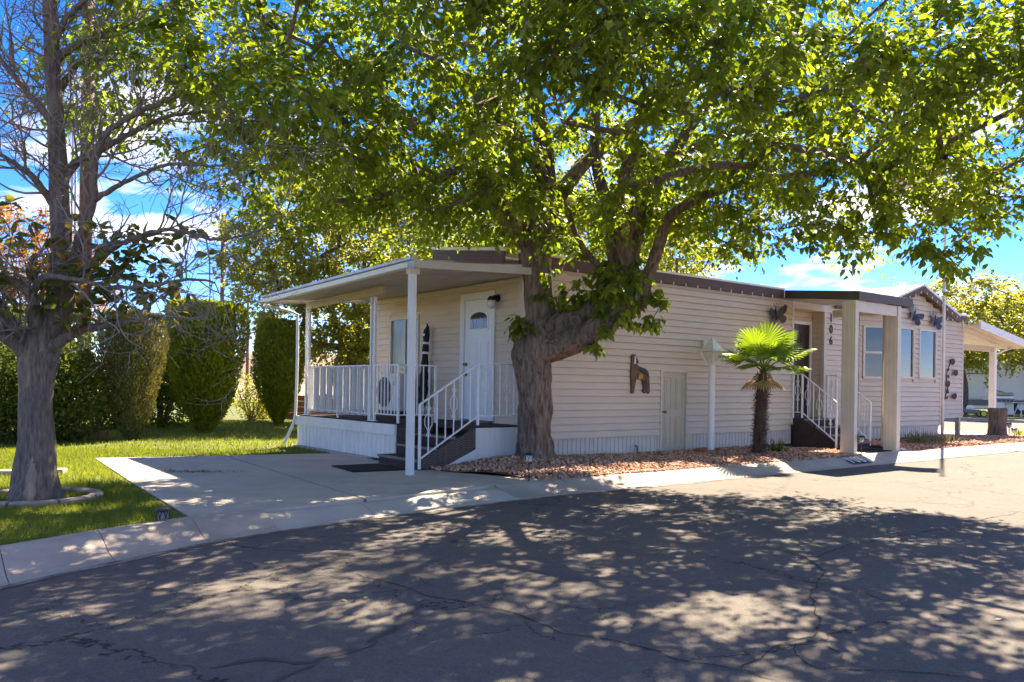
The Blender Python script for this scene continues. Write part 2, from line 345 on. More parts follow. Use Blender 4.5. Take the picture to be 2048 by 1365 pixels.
def hmesh(mb, name, m, u, v, z, smooth=False, bevel=0, **kw):
    o = mb.build(name, m, None, (u, v, z), smooth, bevel); o.location = W(u, v, z); o.rotation_euler = (0, 0, ANG)
    return tag(o, **kw)
def wmesh(mb, name, m, loc, smooth=False, bevel=0, **kw):
    o = mb.build(name, m, None, loc, smooth, bevel); o.location = loc
    return tag(o, **kw)
def npmesh(name, V, F, tint=None):
    V = np.asarray(V, np.float32); F = np.asarray(F, np.int32); k = F.shape[1]
    me = bpy.data.meshes.new(name); me.vertices.add(len(V)); me.vertices.foreach_set('co', V.ravel())
    me.loops.add(F.size); me.loops.foreach_set('vertex_index', F.ravel())
    me.polygons.add(len(F)); me.polygons.foreach_set('loop_start', np.arange(0, F.size, k, dtype=np.int32))
    me.polygons.foreach_set('loop_total', np.full(len(F), k, np.int32))
    if tint is not None:
        a = me.attributes.new('tint', 'FLOAT', 'POINT'); a.data.foreach_set('value', np.asarray(tint, np.float32))
    me.update(calc_edges=True); return me
def scatter(TV, TF, pos, ax, nr, size, tint):
    """copies of a small template (x along the blade, z its normal) at pos, along ax, with normal near nr"""
    ax = ax/np.linalg.norm(ax, axis=1, keepdims=True)
    y = np.cross(nr, ax); y /= np.linalg.norm(y, axis=1, keepdims=True) + 1e-9
    z = np.cross(ax, y)
    B = np.stack([ax, y, z], 1)
    TV = np.asarray(TV, float); TF = np.asarray(TF)
    if size.ndim == 1: size = size[:, None]
    V = pos[:, None, :] + np.einsum('kj,njc->nkc', TV, B * size[:, :, None] if size.shape[1] == 3 else B * size[:, :, None])
    n, k = V.shape[:2]
    F = (TF[None] + (np.arange(n)*k)[:, None, None]).reshape(-1, TF.shape[1])
    return V.reshape(-1, 3), F, np.repeat(tint, k)
LEAF_V = [(0,0,0), (.30,.30,.05), (.30,-.30,.05), (.42,0,0), (.72,.20,-.03), (.72,-.20,-.03), (1.0,0,-.16)]
LEAF_F = [(0,3,1), (0,2,3), (3,4,1), (3,2,5), (3,6,4), (3,5,6)]
LEAF5_V = [(0,0,0), (.38,.31,.05), (.38,-.31,.05), (.45,0,0), (1.0,0,-.14)]
LEAF5_F = [(0,3,1), (0,2,3), (3,4,1), (3,2,4)]
LEAF4_V = [(0,0,0), (.45,.30,.03), (.45,-.30,.03), (1,0,-.08)]
LEAF4_F = [(0,2,1), (1,2,3)]
def unit(n):
    a = rng.normal(size=(n, 3)); return a/np.linalg.norm(a, axis=1, keepdims=True)
def catmull(pts, rad, step=0.12):
    pts = [Vector(p) for p in pts]; P0 = [pts[0]*2 - pts[1]] + pts + [pts[-1]*2 - pts[-2]]
    out, rr = [], []
    for i in range(len(pts)-1):
        n = max(1, int((pts[i+1]-pts[i]).length/step))
        for k in range(n):
            t = k/n; a, b, c, d = P0[i], P0[i+1], P0[i+2], P0[i+3]
            out.append(0.5*((2*b) + (c-a)*t + (2*a-5*b+4*c-d)*t*t + (3*b-a-3*c+d)*t**3)); rr.append(rad[i]*(1-t) + rad[i+1]*t)
    out.append(pts[-1]); rr.append(rad[-1]); return out, rr

# ================================================================== GROUND
VI, VO, ZR = -2.02, -2.57, -0.10
# kerb edges in house coordinates (inner = lot side, outer = road side)
K = [(-16, -9.2, -9.9), (-12, -6.3, -7.05), (-9.5, -4.62, -5.4), (-8.2, -3.75, -4.55), (-7.3, -3.17, -3.92), (-6.6, -2.84, -3.55), (-5.8, -2.57, -3.2), (-5.1, -2.48, -3.0),
     (-4.0, -2.34, -2.82), (-3.0, -2.22, -2.69), (-2.0, -2.08, -2.58), (-1.0, VI, -2.56), (1.2, VI, VO), (3.6, VI, VO), (6.0, VI, VO), (8.4, VI, VO), (10.8, VI, VO), (13.5, VI, VO), (16.2, VI-.02, VO-.02), (18.8, VI, VO)]
def sheet(name, polys, m, z, label=None):
    mb = MB()
    for p in polys:
        mb.add([(a, b, z) for a, b in p], [tuple(range(len(p)))])
    return hmesh(mb, name, m, 0, 0, 0, kind='structure')
# far terrain
mb = MB(); mb.add([(-900,-300,-.22),(900,-300,-.22),(900,1500,-.22),(-900,1500,-.22)], [(0,1,2,3)])
o = wmesh(mb, 'terrain', 'earth', (0, 0, 0), kind='structure')
# road: strip quads following the outer kerb edge, then the side street past the lot
mb = MB()
for (a, b) in zip(K[:-1], K[1:]):
    mb.add([(a[0], -45, ZR), (b[0], -45, ZR), (b[0], b[2]+.02, ZR), (a[0], a[2]+.02, ZR)], [(0,1,2,3)])
mb.add([(-40,-45,ZR), (-16,-45,ZR), (-16,-9.88,ZR), (-40,-27,ZR)], [(0,1,2,3)])
mb.add([(18.8,-45,ZR), (75,-45,ZR), (75,-3.2,ZR), (32.2,-3.2,ZR), (32.2,50,ZR), (18.8,50,ZR)], [(0,1,2,3,4,5)])
hmesh(mb, 'road', 'asphalt', 0, 0, 0, kind='structure')
# lot ground (lawn soil) left, and bare soil under the house
inner = [(a, b) for a, b, c in K]
left = [p for p in inner if p[0] <= -5.8]
# lawn: outside the driveway
lawnpoly = left + [(-5.62, -2.5), (-5.36, 4.02), (-2.05, 3.2), (-1.7, 3.1), (-1.7, 5.1), (0.1, 5.1), (16, 5.1), (18.8, 5.1), (18.8, 45), (-40, 45), (-40, -26)]
sheet('lawn_ground', [lawnpoly], 'lawnsoil', 0.0)
sheet('house_pad', [[(-1.72, -.35), (-1.0, -2.02), (18.8, -2.02), (18.8, 5.12), (-1.72, 5.12)]], 'soil', -0.012)
# far lot across the side street
mb = MB(); mb.box(32.2, 120, -3.2, 50, -.3, 0.0); hmesh(mb, 'far_lawn_ground', 'lawnsoil', 32.2, 0, 0, kind='structure')
mb = MB(); mb.box(31.6, 32.2, -3.2, 50, -.3, .02); hmesh(mb, 'far_kerb', 'kerb', 31.6, 0, 0, kind='structure')
sheet('carport_slab', [[(15.7, -.3), (18.78, -1.2), (18.78, 7), (15.7, 7)]], 'concrete2', 0.004)

# kerb sections (rolled concrete gutter), each its own piece
kroot = hthing('kerb', None, None, 0, 0, 0); kroot['kind'] = 'structure'
def kz(t, drop):          # cross profile, t=0 road side .. 1 lot side
    lo, hi = ZR + .012, (-0.015 if drop else 0.03)
    s = max(0, min(1, (t-.12)/.75)); s = s*s*(3-2*s); return lo + (hi-lo)*s
for i, (a, b) in enumerate(zip(K[:-1], K[1:])):
    drop = (-5.2 < (a[0]+b[0])/2 < -1.9)
    mb = MB(); n = 8; gap = 0.006 if i % 2 else 0.0
    ts = [-.0] + [k/n for k in range(n+1)]
    ring = []
    for (q, e) in ((a, gap), (b, -gap)):
        row = [(q[0]+e, q[2] + (q[1]-q[2])*t, kz(t, drop)) for t in [k/n for k in range(n+1)]]
        row = [(q[0]+e, q[2]-.0, -.2)] + row + [(q[0]+e, q[1], -.2)]
        ring.append(row)
    m_ = len(ring[0]); mb.add(ring[0]+ring[1], [(k, k+1, m_+k+1, m_+k) for k in range(m_-1)] + [tuple(range(m_-1, -1, -1)), tuple(range(m_, 2*m_))])
    mb.f = [tuple(reversed(f)) for f in mb.f]
    mb.build('kerb_section', 'concrete2' if drop else 'kerb', kroot, smooth=False)
# painted number on the kerb
mb = MB()
def kpt(u, t, dz=.004): return (u, VO + (VI-VO)*t, kz(t, False) + dz)
mb.add([kpt(5.62, .25), kpt(6.28, .25), kpt(6.28, .5), kpt(5.62, .5), kpt(5.62, .85), kpt(6.28, .85)], [(0,1,2,3), (3,2,5,4)])
kp = hmesh(mb, 'kerb_number_patch', 'paint', 5.95, -2.3, 0, label='worn black painted patch with the number 106 on the kerb', cat='painted sign')

# cracks in the asphalt (tar and open cracks) and the worn, dusty edge along the gutter
def roadline(pix, w, name, m, jit=.012, wj=.5, zoff=.004):
    pts = [G(a, b, ZR) for a, b in pix]; out = []
    for a, b in zip(pts[:-1], pts[1:]):
        n = max(2, int((b-a).length/.06))
        for k in range(n): out.append(a.lerp(b, k/n))
    out.append(pts[-1]); L_, R_ = [], []; off = 0.0
    for i, p in enumerate(out):
        d = (out[min(i+1, len(out)-1)] - out[max(i-1, 0)]).normalized(); nn = Vector((-d.y, d.x, 0)); off = off*.7 + random.gauss(0, jit)
        ww = w*(1+random.uniform(-wj, wj))*.5*min(1, (i+1)/4, (len(out)-i)/4)
        L_.append(p + nn*(off+ww) + Vector((0,0,zoff))); R_.append(p + nn*(off-ww) + Vector((0,0,zoff)))
    n = len(out); mb = MB(); mb.add(L_ + R_, [(i, i+1, n+i+1, n+i) for i in range(n-1)]); return mb
cr_ = MB()
for pix, w in (([(640,1130), (760,1160), (850,1190), (960,1212), (1040,1232), (1130,1262), (1230,1283), (1380,1325), (1500,1345), (1580,1372)], .014),
               ([(1480,1340), (1530,1310), (1560,1290), (1630,1275), (1640,1230), (1625,1190), (1640,1165), (1655,1145), (1620,1120), (1560,1100), (1490,1090)], .016),
               ([(1620,1120), (1700,1090), (1800,1070), (1940,1055)], .018), ([(1630,1275), (1690,1310), (1710,1335), (1640,1338), (1600,1310), (1610,1285)], .012),
               ([(1640,1338), (1800,1345), (1900,1352), (2040,1372)], .014), ([(1500,1135), (1560,1150), (1640,1165), (1700,1180)], .010), ([(1000,1135), (1100,1152), (1190,1165), (1300,1172)], .008),
               ([(1480,970), (1600,985), (1760,1000), (1900,1010), (2040,1012)], .012), ([(1750,1035), (1850,1030), (1960,1040), (2040,1025)], .014), ([(1780,960), (1880,985), (2040,990)], .010)):
    q = roadline(pix, w*.62, 'c', None); cr_.add(q.v, q.f)
o = wmesh(cr_, 'road_cracks', 'crack', (0, 0, 0), kind='structure')
tar = MB()
for pix, w in (([(420,1338), (520,1320), (620,1324), (700,1306), (790,1258), (850,1200)], .05), ([(540,1372), (590,1345), (640,1322)], .045)):
    q = roadline(pix, w, 't', None, .01, .45, .003); tar.add(q.v, q.f)
wmesh(tar, 'tar_seams', 'tar', (0, 0, 0), kind='structure')
mb = MB(); vs_e = []; a_ = -13.0
while a_ < 8.5:
    vo = np.interp(a_, [k[0] for k in K], [k[2] for k in K]); w = .05 + .10*abs(mnoise.noise(Vector((a_*1.3, 0, 0)))) + .05*abs(mnoise.noise(Vector((a_*6, 3, 0))))
    if a_ > -1: w *= .55
    vs_e += [(a_, vo+.03, ZR+.006), (a_, vo-w, ZR+.0045)]; a_ += .06
mb.add(vs_e, [(2*i, 2*i+1, 2*i+3, 2*i+2) for i in range(len(vs_e)//2-1)]); hmesh(mb, 'gutter_edge', 'gutterdust', 0, 0, 0, kind='structure')
# a few fallen leaves and twigs on the street and drive
n = 130; fx_ = rng.uniform(-4.5, 5.5, n); fy_ = rng.uniform(4.0, 10.5, n); pos = []
for a, b in zip(fx_, fy_):
    u, v = toUV(a, b)
    if v < np.interp(u, [k[0] for k in K], [k[2] for k in K]) - .05: pos.append((a, b, ZR+.012))
g_ = G(385, 946, .0)
for k in range(260): pos.append((g_.x + rng.normal(0, .28), g_.y + rng.normal(0, .07), .02 + rng.random()*.008))
pos = np.array(pos); n = len(pos); V, F, T = scatter(LEAF4_V, LEAF4_F, pos, unit(n)*np.array([1, 1, .15]), np.array([0, 0, 1.0])+rng.normal(0, .25, (n, 3)), rng.uniform(.015, .05, n), rng.random(n))
o = link('fallen_leaves', npmesh('fallen_leaves', V, F, T), 'dryplant'); tag(o, 'small dry leaves scattered on the asphalt and driveway', 'leaves', kind='stuff')

# driveway slabs
droot = hthing('driveway', None, None, -3.6, 0.5, 0); droot['kind'] = 'structure'
def lerp(a, b, t): return a + (b-a)*t
def dl(v): return lerp(-5.80, -5.36, (v+2.5)/6.5)
JG = .03
def dm(v): return lerp(-3.86, -3.50, (v+1.8)/5.3)
def bk(u): return lerp(4.0, 3.16, (u+5.36)/3.3)
rows = [(-2.32, .35), (.35, 2.0), (2.0, 9)]
for (v0, v1) in rows:
    for side in (0, 1):
        def edge(v): return (dl(v), dm(v)-.02) if side == 0 else (dm(v)+.02, -1.72)
        g = .008
        if v1 > 5:
            (a0, a1) = edge(v0); b0, b1 = edge(bk(edge(3.6)[0]))[0], edge(bk(edge(3.6)[1]))[1]
            pts = [(a0, v0+g), (a1, v0+g), (b1, bk(b1)), (b0, bk(b0))]
        elif v0 < -2:
            (a0, a1) = edge(v0); (b0, b1) = edge(v1)
            if side == 0: pts = [(-5.76, -2.54), (-5.1, -2.46), (-4.0, -2.32), (a1, -2.3), (b1, v1-g), (b0, v1-g)]
            else: pts = [(a0, -2.3), (-3, -2.2), (-2, -2.06), (-1.0, -2.0), (-1.72, -.40), (-1.72, v1-g), (b0, v1-g)]
        else:
            (a0, a1) = edge(v0); (b0, b1) = edge(v1); pts = [(a0, v0+g), (a1, v0+g), (b1, v1-g), (b0, v1-g)]
        mb = MB(); mb.prism([(a, b, -.12) for a, b in pts], (0, 0, .132)); mb.build('driveway_slab', 'concrete', droot)
mb = MB(); mb.add([(-5.7,-2.4,-.01), (-1.5,-2.0,-.01), (-1.73,3.1,-.01), (-5.3,3.9,-.01)], [(0,1,2,3)]); mb.build('joint_filler', 'plinth', droot)
# small concrete path under the entry awning
mb = MB(); mb.prism([(6.35,-2.02,-.1), (8.75,-2.02,-.1), (8.75,-1.0,-.1), (6.9,-1.0,-.1)], (0,0,.125)); hmesh(mb, 'entry_slab', 'concrete2', 7, -1.5, 0, kind='structure')

# gravel bed base: gently mounded
def gh(u, v):
    e = min(1, max(0, (v + 2.0)/.5)) * min(1, max(0, (u + 1.6)/.8))
    h = .03 + .035*e + .10*math.exp(-((u+.1)**2/1.6 + (v+.6)**2/.5))
    return h + .02*math.sin(3*u)*math.sin(4*v)
def bed(name, u0, u1, v0, v1, nu, nv):
    mb = MB(); vs = []; fs = []
    for i in range(nu+1):
        for j in range(nv+1):
            u = lerp(u0, u1, i/nu); v = lerp(v0, v1, j/nv)
            uu = max(u, lerp(-1.05, -1.66, min(1, max(0, (v+2.02)/1.65)))) if u0 < 0 else u
            vs.append((uu, v, gh(uu, v) - .03))
    for i in range(nu):
        for j in range(nv):
            a = i*(nv+1)+j; fs.append((a, a+nv+1, a+nv+2, a+1))
    mb.add(vs, fs); return hmesh(mb, name, 'gravelbase', 0, 0, 0, kind='structure', smooth=True)
bed('gravel_bed', -1.7, 6.75, -2.01, .05, 60, 20)
bed('gravel_bed', 8.8, 18.7, -2.01, .0, 60, 14)
# stones
ico = [(0,0,1)] + [(.894*math.cos(R(72*k)), .894*math.sin(R(72*k)), .447) for k in range(5)] + [(.894*math.cos(R(72*k+36)), .894*math.sin(R(72*k+36)), -.447) for k in range(5)] + [(0,0,-1)]
icof = [(0,1+k,1+(k+1)%5) for k in range(5)] + [(1+k,6+k,1+(k+1)%5) for k in range(5)] + [(1+(k+1)%5,6+k,6+(k+1)%5) for k in range(5)] + [(11,6+(k+1)%5,6+k) for k in range(5)]
def stones(pts, smin, smax):
    n = len(pts); pos = np.array(pts); s = rng.uniform(smin, smax, n)
    size = np.stack([s*rng.uniform(.8, 1.3, n), s*rng.uniform(.6, 1.1, n), s*rng.uniform(.45, .9, n)], 1)
    return scatter(ico, icof, pos, unit(n), unit(n), size, rng.random(n))
pts = []
for k in range(12500):
    u, v = rng.uniform(-1.7, 6.7), rng.uniform(-2.03, .02)
    if u < lerp(-1.05, -1.66, (v+2.02)/1.65): continue
    if u > 6.3 and v < -1.6 and rng.random() < .5: continue
    pts.append((u, v, gh(u, v) - .012 + rng.uniform(0, .02)))
for k in range(900):        # loose ones spilling over
    u = rng.uniform(-1.2, 6.6); pts.append((u, -2.02 - abs(rng.normal(0, .03)), .035))
for k in range(9000):
    u, v = rng.uniform(8.8, 18.6), rng.uniform(-2.03, -.1)
    if u > 15.6 and v > -1.2 + (u-15.7)*-.0: continue
    pts.append((u, v, gh(u, v) - .012 + rng.uniform(0, .02)))
V, F, T = stones(pts, .016, .034)
o = link('gravel', npmesh('gravel', V, F, T), 'gravel'); o.location = W(0, 0, 0); o.rotation_euler = (0, 0, ANG)
tag(o, 'pinkish tan gravel covering the planting beds along the house', 'gravel', kind='stuff')

# lawn grass
def inpoly(pt, poly):
    x, y = pt; c = False; j = len(poly)-1
    for i in range(len(poly)):
        if (poly[i][1] > y) != (poly[j][1] > y) and x < (poly[j][0]-poly[i][0])*(y-poly[i][1])/(poly[j][1]-poly[i][1]) + poly[i][0]: c = not c
        j = i
    return c
BLADE_V = [(0,.5,0), (0,-.5,0), (1,0,.25)]; BLADE_F = [(0,1,2)]
BL2_V = [(0,.5,0), (0,-.5,0), (.6,.38,.06), (.6,-.38,.06), (1,0,.3)]; BL2_F = [(0,1,3),(0,3,2),(2,3,4)]
gp, gs, gw = [], [], []
lp2 = left + [(-5.84, -2.5), (-5.39, 4.06), (-2.0, 3.22), (-1.66, 3.1), (-1.66, 5.2), (19, 5.2), (19, 30), (-40, 30), (-40, -26)]
def addgrass(n, x0, x1, y0, y1, hmin, hmax, w):
    xs = rng.uniform(x0, x1, n); ys = rng.uniform(y0, y1, n)
    for x, y in zip(xs, ys):
        u, v = toUV(x, y)
        if inpoly((u, v), lp2) and (x - (-4.84))**2 + (y-8.25)**2 > .12:
            gp.append((x, y, 0.0)); gs.append(rng.uniform(hmin, hmax)); gw.append(w)
addgrass(52000, -6.6, -2.4, 5.6, 9.6, .035, .075, .0055)
addgrass(42000, -9.5, -3.5, 9.6, 14.5, .04, .075, .009)
addgrass(34000, -13, -1.5, 14.5, 26, .045, .085, .016)
n = len(gp); gp = np.array(gp); gs = np.array(gs); gw = np.array(gw)
ax = np.stack([rng.normal(0, .45, n), rng.normal(0, .45, n), np.ones(n)], 1)
V, F, T = scatter(BLADE_V, BLADE_F, gp, ax, unit(n), np.stack([gs, gw, gs], 1), np.clip(rng.random(n)*.8 + .2*np.sin(gp[:, 0]*1.3)*np.cos(gp[:, 1]*.9), 0, 1))
o = link('lawn_grass', npmesh('lawn_grass', V, F, T), 'grass'); tag(o, 'short green lawn grass beside the concrete driveway', 'grass', kind='stuff')

# ================================================================== MOBILE HOME
house = hthing('mobile_home', 'long beige mobile home with lap siding, brown fascia and gabled bay', 'house', 0, 0, 0)
PITCH = 0.1185
def siding(parent, o, d, a0, a1, z0, z1, openings=(), rng_fn=None, lip=.024, name='siding_board'):
    """lapped boards on the vertical plane through o=(u,v) along d; outward normal is d turned right"""
    d = Vector((d[0], d[1], 0)).normalized(); nrm = Vector((d.y, -d.x, 0))
    n = int(math.ceil((z1-z0)/PITCH - 1e-6))
    for i in range(n):
        zb, zt = z0 + i*PITCH, min(z1, z0 + (i+1)*PITCH); zc = (zb+zt)/2
        lo, hi = (a0, a1) if rng_fn is None else rng_fn(zc)
        segs = [(lo, hi)]
        for (p, q, r0, r1) in openings:
            if r0 < zc < r1:
                ns = []
                for (s, e) in segs:
                    if q <= s or p >= e: ns.append((s, e)); continue
                    if p > s: ns.append((s, p))
                    if q < e: ns.append((q, e))
                segs = ns
        for (s, e) in segs:
            if e - s < .02: continue
            base = Vector((o[0], o[1], 0)) + d*s
            f = lambda out, z: base + nrm*out + Vector((0, 0, z))
            j = random.uniform(-.0015, .0015)
            mb = MB(); mb.prism([f(-.01, zb), f(lip+j, zb), f(lip+j, zb+.006), f(.006, zt-.014), f(-.01, zt-.014)], d*(e-s))
            mb.build(name, 'siding', parent)

# --- cores (interior blocks the boards are fixed to)
mb = MB(); mb.box(.02, 7.40, .012, 4.93, .36, 3.16)
wall_front = mb.build('street_wall', 'siding', house)
SD = (3.25, 4.0, -.05, 1.56)       # storage door opening
siding(wall_front, (0, 0), (1, 0), .03, 7.36, .376, 3.17, [SD])
mb = MB(); mb.box(.0, .012, .02, 4.93, .36, 3.02)
wall_end = mb.build('end_wall', 'siding', house)
DO = (.66, 1.70, .6, 2.80); WI = (3.08, 4.24, 1.32, 2.58)
# end wall seen from -u: direction runs from far end to the corner so its right-hand normal is -u
siding(wall_end, (0, 4.95), (0, -1), 0, 4.92, .376, 3.03, [(4.95-DO[1], 4.95-DO[0], DO[2], DO[3]), (4.95-WI[1], 4.95-WI[0], WI[2], WI[3])])
mb = MB(); mb.box(-.022, .075, -.022, .075, .37, 3.15); mb.build('corner_trim', 'trim', house)
mb = MB(); mb.box(-.022, .04, 4.9, 4.99, .37, 3.0); mb.build('corner_trim', 'trim', house)
# --- entry recess
mb = MB(); mb.box(7.42, 8.62, .32, 4.9, .36, 3.16)
wall_recess = mb.build('recess_wall', 'siding', house)
ED = (.28, 1.13, .6, 2.78)
siding(wall_recess, (7.42, .31), (1, 0), 0, 1.2, .62, 3.0, [ED])
mb = MB(); mb.box(8.64, 10.06, .012, 4.9, .36, 3.2)
wall_num = mb.build('number_wall', 'siding', house)
siding(wall_num, (8.64, 0), (1, 0), .03, 1.40, .376, 3.1)
siding(wall_num, (8.64, .33), (0, -1), .02, .32, .62, 3.0)
mb = MB(); mb.box(7.36, 7.43, -.022, .32, .5, 3.05); mb.build('corner_trim', 'trim', house)
mb = MB(); mb.box(8.60, 8.68, -.022, .05, .5, 3.05); mb.build('corner_trim', 'trim', house)
mb = MB(); mb.box(7.36, 8.70, -.024, .30, 2.99, 3.16); mb.build('recess_header', 'trim', house)
mb = MB(); mb.box(7.40, 8.66, -.02, .33, .5, .62); mb.build('recess_floor', 'brown', house)
# --- bay: angled side, front, right part
BA, BB, BF = (10.06, 0.0), (10.95, -.40), 13.32
mb = MB(); mb.prism([(10.06,.015,.36), (10.955,-.385,.36), (BF,-.385,.36), (BF,.9,.36), (10.06,.9,.36)], (0,0,2.85))
wall_bay = mb.build('bay_wall', 'siding', house)
dlen = math.hypot(BB[0]-BA[0], BB[1]-BA[1])
AW = (.10, .80, 1.50, 2.80)
siding(wall_bay, BA, (BB[0]-BA[0], BB[1]-BA[1]), 0.02, dlen, .40, 3.1, [AW])
B1, B2 = (.12, .93, 1.52, 2.80), (1.18, 2.08, 1.52, 2.80)
PEAK, EZ = (12.02, 3.80), 3.24
def gab(z):
    if z < 3.2: return (0.02, BF-BB[0])
    t = max(0, (PEAK[1]-.12-z)/(PEAK[1]-EZ)); return (PEAK[0]-BB[0]-1.75*t, PEAK[0]-BB[0]+1.75*t)
siding(wall_bay, BB, (1, 0), 0, 0, .40, 3.70, [B1, B2], rng_fn=gab)
mb = MB(); mb.prism([(10.45,-.385,3.15), (13.6,-.385,3.15), (12.02,-.385,3.66)], (0,.3,0)); mb.build('gable_wall', 'siding', house)
mb = MB(); mb.box(BF+.005, 15.46, .012, 4.9, .53, 3.2)
wall_right = mb.build('slideout_wall', 'siding', house)
siding(wall_right, (BF, 0), (1, 0), .02, 15.47-BF, .53, 3.18)
mb = MB(); mb.box(15.42, 15.49, -.022, .05, .52, 3.18); mb.build('corner_trim', 'trim', house)
mb = MB(); mb.box(BF-.06, BF+.02, -.424, -.36, .39, 3.22); mb.build('corner_trim', 'trim', house)
mb = MB(); mb.box(BB[0]-.05, BB[0]+.02, -.43, -.37, .39, 3.18); mb.build('corner_trim', 'trim', house)
mb = MB(); mb.box(15.3, 15.4, .0, .1, -.02, .53); mb.build('support_leg', 'steel', house)
mb = MB(); mb.box(15.25, 15.45, -.06, .16, -.02, .01); mb.build('leg_pad', 'concrete2', house)
# --- skirting: ribbed sheet below the siding
def skirt(name, o, d, a0, a1, z0, z1, m='skirt', rib=.10, parent=house):
    d = Vector((d[0], d[1], 0)).normalized(); nrm = Vector((d.y, -d.x, 0)); o = Vector((o[0], o[1], 0))
    prof = []; a = a0; k = 0
    while a < a1:
        prof += [(a, 0), (min(a+rib*.72, a1), 0), (min(a+rib*.78, a1), -.012), (min(a+rib*.94, a1), -.012)]; a += rib
    prof.append((a1, 0)); mb = MB(); vs = []
    for (a, t) in prof: vs += [o + d*a + nrm*t + Vector((0,0,z0)), o + d*a + nrm*t + Vector((0,0,z1))]
    mb.add(vs, [(2*i, 2*i+2, 2*i+3, 2*i+1) for i in range(len(prof)-1)])
    return mb.build(name, m, parent)
skirt('skirting_panel', (0, .035), (1, 0), .05, 2.95, .0, .38)
skirt('skirting_panel', (2.95, .035), (1, -.12), 0, .27, .0, .38)
skirt('skirting_panel', (4.15, .035), (1, 0), 0, 3.3, .08, .38)
skirt('skirting_panel', (8.7, .035), (1, 0), 0, 1.36, .08, .40)
skirt('skirting_panel', (10.06, .04), (.89, -.40), 0, .97, .10, .41)
skirt('skirting_panel', (BB[0], -.36), (1, 0), 0, 2.36, .12, .41)
skirt('skirting_panel', (.04, .6), (0, -1), 0, .55, .0, .38)
mb = MB(); mb.box(.1, 13.3, .08, 4.8, -.1, .37); mb.box(10.9, 13.28, -.3, .1, -.1, .37); mb.build('foundation', 'plinth', house)
for (a, b) in ((3.19, 3.25), (4.0, 4.12)):
    for k in range(4):
        mb = MB(); mb.box(a, b, -.012, .03, .0+k*.095, .09+k*.095); mb.build('siding_board', 'siding', house)
# --- fascia, drip edge, roof
RV, RZ = 2.45, 3.62
mb = MB(); mb.box(-.10, 6.98, -.07, -.03, 3.165, 3.335); mb.build('street_fascia', 'fascia', house)
mb = MB(); mb.box(-.14, 7.0, -.085, -.04, 3.338, 3.375); mb.build('drip_edge', 'drip', house)
rk = lambda v, z: (-.38, v, z)
mb = MB(); mb.prism([(-.42,-.06,3.165), (-.42,-.06,3.335), (-.42,2.0,3.60), (-.42,2.0,3.43)], (.04,0,0)); mb.build('rake_fascia', 'fascia', house)
mb = MB(); mb.prism([(-.435,-.08,3.34), (-.435,-.08,3.385), (-.435,2.02,3.655), (-.435,2.02,3.61)], (.07,0,0)); mb.build('drip_edge', 'drip', house)
mb = MB(); mb.prism([(-.40,-.05,3.22), (-.40,-.05,3.25), (-.40,1.95,3.52), (-.40,1.95,3.46)], (.42,0,0)); mb.build('rake_soffit', 'drip', house)
mb = MB(); mb.prism([(0,-.03,3.165), (0,-.03,3.335), (0,RV,RZ), (0,4.98,3.335), (0,4.98,3.165)], (10.3,0,0)); mb.build('roof', 'shingle', house)
mb = MB(); mb.prism([(-.01,.0,3.0), (-.01,.0,3.17), (-.01,2.0,3.42), (-.01,4.9,3.17), (-.01,4.9,3.0)], (.04,0,0)); mb.build('gable_infill', 'drip', house)
mb = MB(); mb.box(9.0, 10.4, -.07, -.03, 3.1, 3.30); mb.build('street_fascia', 'fascia', house)
mb = MB(); mb.box(BF+.25, 15.55, -.10, -.05, 3.16, 3.31); mb.build('street_fascia', 'fascia', house)
mb = MB(); mb.box(BF+.2, 15.58, -.12, -.055, 3.312, 3.36); mb.build('drip_edge', 'drip', house)
mb = MB(); mb.prism([(BF,-.05,3.17), (BF,-.05,3.33), (BF,RV,3.55), (BF,4.98,3.33), (BF,4.98,3.17)], (2.2,0,0)); mb.build('roof', 'shingle', house)
for s in (-1, 1):       # bay gable roof
    e = (PEAK[0]+s*1.95, EZ-.06)
    up = .045
    mb = MB(); mb.prism([(PEAK[0],-.56,PEAK[1]+.01), (e[0],-.56,e[1]+.01), (e[0],-.56,e[1]+up+.01), (PEAK[0],-.56,PEAK[1]+up+.01)], (0,3.0,0)); mb.build('bay_roof', 'shingle', house)
    mb = MB(); mb.prism([(PEAK[0],-.585,PEAK[1]+.015), (e[0]+s*.03,-.585,e[1]+.005), (e[0]+s*.03,-.585,e[1]+.06), (PEAK[0],-.585,PEAK[1]+.07)], (0,.022,0)); mb.build('drip_edge', 'drip', house)
    mb = MB(); mb.prism([(PEAK[0],-.57,PEAK[1]+.01), (e[0],-.57,e[1]), (e[0],-.57,e[1]-.155), (PEAK[0],-.57,PEAK[1]-.145)], (0,.04,0)); mb.build('rake_fascia', 'fascia', house)
# light clips along the fascia
clips = [(.1+.34*k, -.075, 3.168) for k in range(20)] + [(PEAK[0]+s*(.15+.27*k), -.58, PEAK[1]-.12-.29*(.15+.27*k)) for s in (-1, 1) for k in range(7)] + [(BF+.4+.3*k, -.105, 3.165) for k in range(6)]
me = None
for c in clips:
    if me is None:
        mb = MB(); mb.lathe([(.004,-.03), (.013,-.022), (.014,.0), (.008,.03)], n=6); o = mb.build('light_clip', 'white', house, origin=(0,0,0)); me = o.data
    else:
        o = bpy.data.objects.new('light_clip', me); COL.objects.link(o); o.parent = house
    o.location = c
mb = MB(); mb.tube([(4.25,.5,3.3), (4.25,.5,3.78)], .032, 10); mb.build('vent_pipe', 'rvgrey', house)
# utility box
mb = MB(); mb.box(4.36, 4.62, -.09, .0, 2.0, 2.16); mb.build('vent_hood', 'trim', house, bevel=.01)
